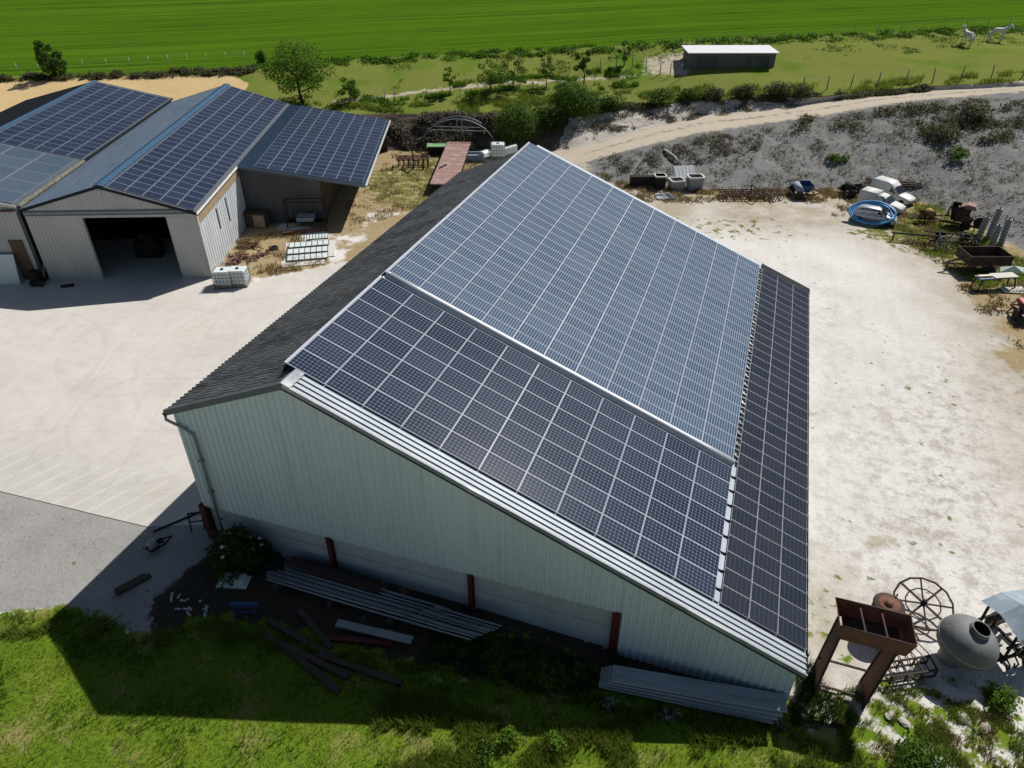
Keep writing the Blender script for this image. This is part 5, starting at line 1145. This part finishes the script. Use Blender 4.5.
for k in range(6): m = MB(); m.tube([(-1.0+.4*k,-.9,.9),(-1.05+.4*k,-1.15,.8),(-1.0+.4*k,-1.1,.45),(-.9+.4*k,-.95,.5)],.035,5); m.build('spring_tine','rust_dark',t)
for y in (-.95,.95): wheel(t,.5,y,.45,.22)
SGp = 'pale stones in the grass at the bottom right'
for px, py, s_, lab in ((904,723,.17,'white rounded stone in the grass under the grey tank'),(848,700,.18,'rough pale rubble stone beside the hopper leg'),(963,718,.2,'long pale rubble stone below the grey tank'),(890,716,.16,'flat rubble stone left of the white rounded stone'),(985,728,.17,'grey rubble stone at the right of the patchy grass')):
    m = MB(); n = 10; pr = [(.02,-.2)]+[(math.cos(a)*(1+.1*math.sin(3*a+s_*9)), math.sin(a)*.38) for a in [-.6,0,.5,1.0]]+[(.02,.36)]
    m.lathe([(r_*s_, h*s_) for r_, h in pr], n=9); m.sm = [False]*len(m.sm); m.v = [tuple(Vector(v)*(1+.45*noise.noise(Vector(v)*7+Vector((px,0,0))))) for v in m.v]
    m.v = [(x*1.5,y,z) for x,y,z in m.v]; one(m,'stone','stone',lab,'stone',P(px,py,.05),px*.1,SGp)
# ------------------------------------------------------------------ things in the shadow before the gable
def xy(px, py, z=0.): return g(px, py, z)
PG = 'long galvanised pipes stacked along the gable wall'
pl0, pr0 = g(258,577,.5), g(430,629,.5); pl0.z = pr0.z = 0.; pd = (pr0-pl0); pd.z = 0; pdl = pd.length; pd.normalize(); pn = Vector((-pd.y, pd.x, 0)); pang = math.atan2(pd.y, pd.x)
labs = ['long grey galvanised pipe on the ground in the pile by the wall']
def pipe(off, z, l, sh, label, r=.045, mat='galv_dull'):
    m = MB(); m.tube([(0,0,0),(l/2,0,-.03),(l,0,0)], r, 8); one(m,'pipe',mat,label,'pipe',pl0+pn*off+pd*sh+Vector((0,0,z)),pang+rng.normal()*.008,PG)
for k in range(12):
    f = k/11; pipe(.04+k*.105, .48+.05*(k % 2), 7.6+.25*math.sin(k*2.1), .2+.22*k*.35+.2*math.cos(k), 'long grey galvanised pipe in the large pile before the gable')
for k in range(9): pipe(.02+k*.12, .56+.05*(k % 3), 3.0, 7.0+.12*k, 'shorter grey pipe jutting from the right end of the pile before the gable', .04)
PB = 'timber bearers under the pipes'
for sh in (.9, 3.6, 6.4):
    m = MB(); m.b2((-.1,-.2,-.3),(.1,1.25,.43)); one(m,'bearer','timber',('left','middle','right')[int(sh/2.6)]+' timber bearer carrying the grey pipes','timber',pl0+pd*sh,pang,PB)
m = MB(); m.b2((0,0,-.1),(4.9,.7,.5)); m.b2((.1,.1,.5),(4.7,.45,.62)); one(m,'dark_crate','rust_dark','long dark low crate pushed against the gable between the red columns','crate',(-1.5,-1.72,.02),R(-1))
BG = 'dark timber beams lying in the shade'
for px, py, l, rz, lab, mt in ((268,622,4.6,-3,'dark beam nearest the pipes in the shade','timber'),(262,636,5.6,-1,'longest dark beam in the shade','timber'),(285,648,4.2,-8,'dark beam crossed over others in the shade','timber'),
    (300,612,3.2,-14,'short dark beam touching the pipes','timber'),(318,656,4.8,3,'dark beam nearest the lawn','timber'),(330,640,3.4,12,'reddish plank lying over the beams','red_steel')):
    m = MB(); m.b2((0,-.12,0),(l*.78,.12,.17)); one(m,'beam',mt,lab,'beam',P(px,py,.03),R(rz*1.6-6),BG)
m = MB(); m.b2((0,-.17,.2),(3.3,.17,.28)); one(m,'white_plank','galv_dull','pale blue plank lying on the dark beams','plank',P(338,628,.1),R(4))
t = thing('sawhorse','small blue steel sawhorse in the shade','sawhorse',P(247,614),R(20))
for x in (-.45,.45):
    for y in (-.2,.2): m = MB(); m.bar((x,y,-.02),(x*.85,y*.3,.62),.06); m.build('leg','blue_paint',t)
m = MB(); m.bar((-.6,0,.64),(.6,0,.64),.12); m.build('top_rail','blue_paint',t); m = MB(); m.bar((-.42,-.14,.3),(.42,-.14,.3),.05); m.bar((-.42,.14,.3),(.42,.14,.3),.05); m.build('lower_rail','blue_paint',t)
t = thing('white_tub','white upturned plastic tub under the flowering bush','tub',P(234,582),R(15))
m = MB(); m.add([(-.62,-.3,0),(.62,-.3,0),(.62,.3,0),(-.62,.3,0),(-.5,-.2,.38),(.5,-.2,.38),(.5,.2,.38),(-.5,.2,.38)],[(3,2,1,0),(4,5,6,7),(0,1,5,4),(1,2,6,5),(2,3,7,6),(3,0,4,7)]); m.build('shell','plastic_white',t)
m = MB(); m.b2((-.68,-.36,0),(.68,.36,.05)); m.build('rim','plastic_white',t)
WGp = 'white scraps scattered in the shade'
for k in range(14):
    a = P(185+rng.uniform(-14,22), 604+rng.uniform(-9,14), .03); m = MB(); m.box((0,0,.03),(.22*rng.uniform(.6,1.4),.09,.03),(rng.uniform(-.4,.4),rng.uniform(-.4,.4),0)); one(m,'scrap_piece','fibre_cement','small white scrap among those scattered left of the sawhorse','scrap',a,rng.uniform(0,3),WGp)
m = MB(); m.b2((-.75,-.1,0),(.75,.1,.16)); m.b2((-.7,.12,0),(.6,.26,.14)); one(m,'wooden_plank','timber','short dark plank lying on the gravel in the barn shadow','plank',P(134,586,.03),R(62))
m = MB(); m.b2((-.35,-.06,0),(.35,.06,.07)); one(m,'pale_stick','timber_pale','short pale stick on the gravel at the edge of the shadowed lawn','stick',P(113,620,.03),R(70))
t = machine(157,550,R(70),'small black plough wreck on the gravel left of the bush','plough','implement',('black_steel','galv_dull','black_steel'),11,1.2,.8,.7,0); t.scale = (.55,.55,.55)
t = thing('gate_stand','low black steel stand at the barn corner on the concrete','stand',P(199,528),R(30))
for x in (-.3,.3):
    m = MB(); m.bar((x,-.2,0),(x,.1,.9),.05); m.build('leg','black_steel',t)
m = MB(); m.bar((-.35,.1,.9),(.35,.1,.9),.06); m.bar((-.3,0,.45),(.3,0,.45),.05); m.build('rail','black_steel',t)
m = MB(); m.bar((-.1,-1.4,.03),(.1,1.1,.05),.07); one(m,'steel_bar','black_steel','thin steel bar on the concrete near the barn corner','bar',P(184,520,.05),R(-30))
# stack of fibre-cement sheets
s0, s1 = P(598,690), P(772,727); sd_ = s1-s0; sl_ = math.hypot(sd_.x,sd_.y); sa_ = math.atan2(sd_.y,sd_.x)
SG2 = 'pale sheets stacked along the barn wall'
for k in range(4):
    m = MB(); n = 24; wv = .85-.05*k
    rows = [[(x, wv*j/n, .03*math.cos(j*1.57)) for x in (0, sl_*.5, sl_)] for j in range(n+1)]
    m.smooth = True; m.surf(rows); m.smooth = False; m.surf([[(x, y, z-.06) for x, y, z in r_] for r_ in rows][::-1]); 
    m.add([(0,0,-.06),(sl_,0,-.06),(sl_,0,.03),(0,0,.03)],[(0,1,2,3)]); m.add([(0,0,-.06),(0,0,.03),(0,wv,.03),(0,wv,-.06)],[(0,1,2,3)])
    one(m,'roof_sheet','fibre_cement','long pale corrugated sheet, '+('bottom','second','third','top')[k]+' one of the stack by the barn wall','sheet',Vector((s0.x,s0.y,s0.z+.22+.12*k))+Vector((.15*k,.05*k,0)),sa_+.012*k,SG2)
m = MB(); m.b2((-.1,0,-.1),(.1,.9,.13)); one(m,'bearer','timber','timber bearer under the left end of the stacked sheets','timber',s0+Vector((.9,.1,.0)),sa_)
m = MB(); m.b2((-.1,0,-.1),(.1,.9,.13)); one(m,'bearer','timber','timber bearer under the right end of the stacked sheets','timber',s0+sd_*.85,sa_)

# ------------------------------------------------------------------ around the left sheds
def tote(loc, rz, label, grp=None, mat='plastic_white', s_=1.0):
    t = thing('water_tote', label, 'tote', loc, rz, grp); t.scale = (s_,)*3
    m = MB(); w_ = .52
    for z0, z1, k in ((.16,.3,.9),(.3,.55,1),(.58,.82,1),(.85,1.05,1),(1.05,1.12,.88)): m.b2((-w_*k,-.46*k,z0),(w_*k,.46*k,z1))
    m.b2((-w_*.94,-.43,.2),(w_*.94,.43,1.0)); m.build('tank',mat,t)
    m = MB()
    for z in (.2,.45,.7,.95,1.1):
        for y in (-.5,.5): m.bar((-.57,y,z),(.57,y,z),.022)
        for x in (-.57,.57): m.bar((x,-.5,z),(x,.5,z),.022)
    for k in range(6):
        x = -.57+k*.228
        for y in (-.5,.5): m.bar((x,y,.15),(x,y,1.1),.022)
    for k in range(1,5):
        y = -.5+k*.2
        for x in (-.57,.57): m.bar((x,y,.15),(x,y,1.1),.022)
    m.build('cage','galvanised',t)
    m = MB(); m.b2((-.6,-.5,.08),(.6,.5,.14)); [m.b2((x-.06,-.5,0),(x+.06,.5,.08)) for x in (-.52,0,.52)]; m.build('pallet','timber_pale',t)
    m = MB(); m.lathe([(.11,1.1),(.11,1.17),(.02,1.17)], n=12); m.build('cap','black_rubber',t); return t
IG = 'water totes beside the gable shed'
q = P(225,286); tote(Vector((q.x,q.y+.1,.03)), ANG, 'white caged water tote beside the shed corner, the left of two', IG, 'plastic_white', 1.18)
q = P(240,285); tote(Vector((q.x,q.y+.1,.03)), ANG, 'white caged water tote beside the shed corner, the right of two', IG, 'plastic_white', 1.18)
WS = P(308,256); wa = hdg((285,262),(320,259))
m = MB(); m.b2((-2.1,-1.9,0),(1.4,-.7,.07)); m.b2((-1.9,-.7,0),(-1.0,3.0,.07)); m.b2((1.6,-.6,0),(2.2,2.8,.09)); one(m,'white_boards','slab_white','white boards flat on the ground under the stacked grating panels','boards',WS,wa)
GP = 'grating panels stacked before the lean-to'
for k, (dx, dy, z, lab) in enumerate(((0,-.5,.12,'front grey white grating panel flat on the white boards'),(0,.65,.2,'middle grating panel flat on the white boards'),(.1,1.8,.28,'rear grating panel flat on the white boards'),(.8,2.9,.42,'short grating panel on top, farthest back'))):
    m = MB(); w2 = 1.65 if k < 3 else .9
    m.b2((-w2,-.5,0),(w2,.5,.06)); m.mi = 1
    for j in range(8): x = -w2+j*2*w2/7; m.b2((x-.03,-.5,.06),(x+.03,.5,.075))
    m.b2((-w2,-.56,-.03),(w2,-.5,.08)); one(m,'grating_panel',['plastic_white','grey_trim'],lab,'panel',WS+Vector((math.cos(wa)*dx-math.sin(wa)*dy, math.sin(wa)*dx+math.cos(wa)*dy, z)),wa,GP)
m = MB(); m.b2((-1.9,-.1,0),(1.9,.1,.25)); m.b2((-1.9,-.14,.25),(1.9,.14,.28)); one(m,'red_beam','dark_red','dark red steel beam lying behind the grating panels','beam',P(306,233,.05),wa+R(6))
t = thing('storage_rack','black open steel rack standing before the lean-to wall','frame',P(307,228),ANG)
m = MB()
for x in (-1.7,1.7): m.bar((x,.0,0),(x,.0,2.4),.08); m.bar((x,.9,0),(x,.9,2.4),.08); m.bar((x,0,2.4),(x,.9,2.4),.07)
m.bar((-1.7,0,2.4),(1.7,0,2.4),.08); m.bar((-1.7,.9,2.4),(1.7,.9,2.4),.08); m.bar((-1.7,0,1.0),(1.7,0,1.0),.06); m.build('rails','black_steel',t)
m = MB(); m.b2((-1.7,0,.5),(1.7,.9,.56)); m.build('shelf','black_steel',t)
m = MB(); m.box((0,0,0),(1.5,.9,.45)); m.box((.1,0,.24),(1.3,.7,.06),(0,.1,0)); one(m,'white_box','bluegrey_paint','pale blue box resting on the black steel rack','box',P(307,228)+VY*.45+Vector((-.1,0,.80)),ANG)
t = thing('old_cabinet','old brown cabinet in the shade against the lean-to wall','cabinet',P(258,226),ANG+R(-8))
m = MB(); m.b2((-1.0,-.45,.0),(1.0,.45,1.3)); m.build('carcass','brown_board',t); m = MB(); m.b2((-1.1,-.55,1.3),(1.1,.5,1.38)); m.build('top','timber',t); m = MB(); m.b2((-.1,-.49,.1),(.9,-.455,1.2)); m.build('door','timber_pale',t)
for px, py, s_, lab in ((236,262,1.0,'rusty scrap heap beside the white water totes'),(262,255,.8,'low heap of rusty scrap in the dry grass'),(248,246,.9,'brown scrap heap along the white side wall')):
    t = thing('scrap_heap',lab,'scrap heap',P(px,py),px*.1)
    for mt_, n_ in (('dark_red',9),('rust',10),('timber',6)):
        m = MB()
        for k in range(n_):
            c = Vector((rng.normal()*.65*s_, rng.normal()*.5*s_, .04+rng.uniform(0,.18))); m.box(c,(rng.uniform(.2,1.0)*s_,rng.uniform(.04,.2),rng.uniform(.03,.12)),(rng.uniform(-.4,.4),rng.uniform(-.4,.4),rng.uniform(0,3)))
        m.build({'dark_red':'red_scrap','rust':'rusty_scrap','timber':'wood_scrap'}[mt_],mt_,t)['kind'] = 'stuff'
m = MB(); m.lathe([(.38,-.1),(.4,.0),(.38,.1),(.2,.1),(.2,-.1),(.38,-.1)], n=16); one(m,'tyre','black_rubber','black tyre lying in the dry grass near the totes','tyre',P(274,249,.1),0)
m = MB(); m.b2((-.95,-.04,0),(.95,.04,2.3)); t2 = one(m,'white_board','plastic_white','white board leaning on the wide shed left of its brown door','board',L2W(-15.4,-.55,.03),ANG); t2.rotation_euler = (R(-14),0,ANG)
t = thing('roller_cart','small dark roller cart by the corner of the wide shed','cart',L2W(-12.9,-.6,.03),ANG)
m = MB(); m.b2((-.5,-.4,.25),(.5,.4,.4)); m.b2((-.45,-.3,.4),(.1,.3,1.1)); m.build('body','black_steel',t); wheel(t,-.3,-.45,.25,.12); wheel(t,.3,-.45,.25,.12)
m = MB(); m.bar((.3,.3,.4),(.6,.3,1.5),.05); m.build('handle','galv_dull',t)
m = MB(); m.box((0,0,.08),(.9,.3,.14),(0,0,.3)); one(m,'dark_log','black_rubber','dark lump lying on the shaded concrete before the gable shed','lump',P(68,287,.04),.3)
m = MB(); m.b2((-1,-.6,0),(1,.6,1.3)); m.b2((-.5,-.4,1.3),(.6,.4,2.0)); one(m,'stored_crate','interior_shade','crate stored inside the open doorway, shade painted into its colour','crate',L2W(-6.3,4.5,.03),ANG)  # crate takes the painted indoor shade as its colour

# ------------------------------------------------------------------ behind the barn
t = thing('disc_cultivator','dark red folding cultivator parked on the dry grass','cultivator',P(414,166),R(20))
for y in (-.7,0,.7):
    m = MB(); m.bar((-1.7,y,.9),(1.7,y,.9),.13); m.build('beam','dark_red',t)
for x in (-1.7,-.6,.6,1.7): m = MB(); m.bar((x,-.8,.9),(x,.8,.9),.12); m.bar((x,-.8,.9),(x,-.8,1.5),.08); m.build('cross_beam','dark_red',t)
for r_ in range(3):
    for k in range(7):
        x = -1.6+k*.53; m = MB(); m.tube([(x,-.7+r_*.7,.85),(x,-.95+r_*.7,.6),(x,-.75+r_*.7,.05)],.04,5); m.build('tine','black_steel',t)
m = MB(); m.bar((-.4,-.8,.9),(0,-2.0,.7),.12); m.bar((.4,-.8,.9),(0,-2.0,.7),.12); m.bar((0,-2.0,.7),(0,-2.5,.5),.1); m.build('drawbar','rust_dark',t)
m = MB(); m.bar((0,-.7,.9),(0,-.5,1.7),.1); m.bar((0,.6,.9),(0,-.5,1.7),.08); m.build('mast','dark_red',t)
fa, fb, fc = P(447,186), P(460,147), P(436,186); fdir = (fb-fa); fl_ = math.hypot(fdir.x,fdir.y); fang = math.atan2(fdir.y,fdir.x)
t = thing('flatbed_trailer','long faded red flatbed trailer behind the dark roof','trailer',Vector((fa.x,fa.y,0)),fang)
m = MB(); m.b2((-2.5,-1.35,.95),(fl_-.4,1.35,1.05)); m.mi = 1
for k in range(9): x = -2.4+k*(fl_+1.8)/8; m.b2((x-.02,-1.35,1.05),(x+.02,1.35,1.056))
m.build('deck',['flatbed_deck','dark_red'],t)
m = MB(); m.b2((-2.5,-1.0,.65),(fl_-.4,-.85,.95)); m.b2((-2.5,.85,.65),(fl_-.4,1.0,.95)); m.b2((-2.5,1.35,.85),(fl_-.4,1.4,1.06)); m.b2((-2.5,-1.4,.85),(fl_-.4,-1.35,1.06)); m.build('chassis','black_steel',t)
for x in (fl_*.4, fl_*.4+1.1):
    for y in (-1.05,1.05): wheel(t,x,y,.42,.25)
m = MB(); m.bar((2.2,1.0,1.1),(3.4,.4,1.12),.12); one(m,'steel_angle','black_steel','dark steel angle lying on the flatbed deck','steel angle',Vector((fa.x,fa.y,0)),fang)
t = thing('green_box','pale green steel box at the end of the flatbed','box',P(438,154),R(20))
m = MB(); m.b2((-1.1,-.6,0),(1.1,.6,.95)); m.build('body','black_steel',t); m = MB(); m.b2((-1.2,-.7,.95),(1.2,.7,1.05)); m.build('lid','green_paint',t)
ga, gb = P(421,143), P(496,143); gd = gb-ga; gw = math.hypot(gd.x,gd.y)/2; gm = (ga+gb)/2; gan = math.atan2(gd.y,gd.x)
for k, lab in ((0,'front steel hoop of the bare tunnel frame'),(1,'rear steel hoop of the bare tunnel frame')):
    pts = [(gw*(1-.05*k)*math.cos(a), 1.2*k, -.1+3.5*math.sin(a)) for a in [math.pi*i/20 for i in range(21)]]
    m = MB(); m.tube(pts,.075,7); tb_ = m
    o = one(m,'tunnel_hoop','galvanised',lab,'hoop',Vector((gm.x,gm.y,0)),gan,'hoops of the bare tunnel frame')
m = MB(); m.bar((-gw*.75,.1,2.1),(gw*.75,.1,2.1),.07); m.bar((-gw*.62,.05,2.5),(gw*.6,.05,2.5),.06); m.bar((-.1,.08,2.1),(-.1,.08,3.3),.06); m.bar((.5,.08,2.1),(.5,.08,3.25),.06); one(m,'hoop_brace','galv_dull','cross bars tying the hoops of the bare tunnel frame','brace',Vector((gm.x,gm.y,0)),gan)
t = thing('culvert_pipes','grey metal trough left of the white tote','trough',P(477,160),R(22))
m = MB(); m.b2((-1.7,-.7,.0),(1.7,.7,.15)); m.b2((-1.7,-.75,.15),(1.7,-.6,.75)); m.b2((-1.7,.6,.15),(1.7,.75,.75)); m.b2((-1.7,-.1,.15),(1.7,.1,.6)); m.build('body','bluegrey_paint',t); m = MB(); m.b2((-1.85,-.8,.1),(-1.7,.8,.8)); m.build('end_plate','black_steel',t)
m = MB(); m.b2((-1.5,-.8,0),(1.5,.8,.95)); one(m,'grey_crate','concrete_grey','grey concrete block under the white tote behind the barn','block',P(498,166),R(20))
tote(P(498,166,.95), R(20), 'white caged tote standing on the grey block behind the barn', None, 'plastic_white', 1.35)
m = MB(); m.lathe([(.05,-.7),(.5,-.7),(.55,-.5),(.55,.5),(.5,.7),(.05,.7)],(0,0,.55),16,'x'); one(m,'white_tank','plastic_white','white round tank left of the tote behind the barn','tank',P(485,160),R(70))
m = MB(); m.add([(-.8,-.4,0),(.8,-.4,0),(.8,.5,0),(-.8,.5,0),(-.8,-.2,.9),(.8,-.2,1.2),(.8,.5,1.2),(-.8,.5,.9)],[(3,2,1,0),(4,5,6,7),(0,1,5,4),(1,2,6,5),(2,3,7,6),(3,0,4,7)]); one(m,'white_tub','plastic_white','white slanted tub right of the tote behind the barn','tub',P(510,161,.5),R(30))
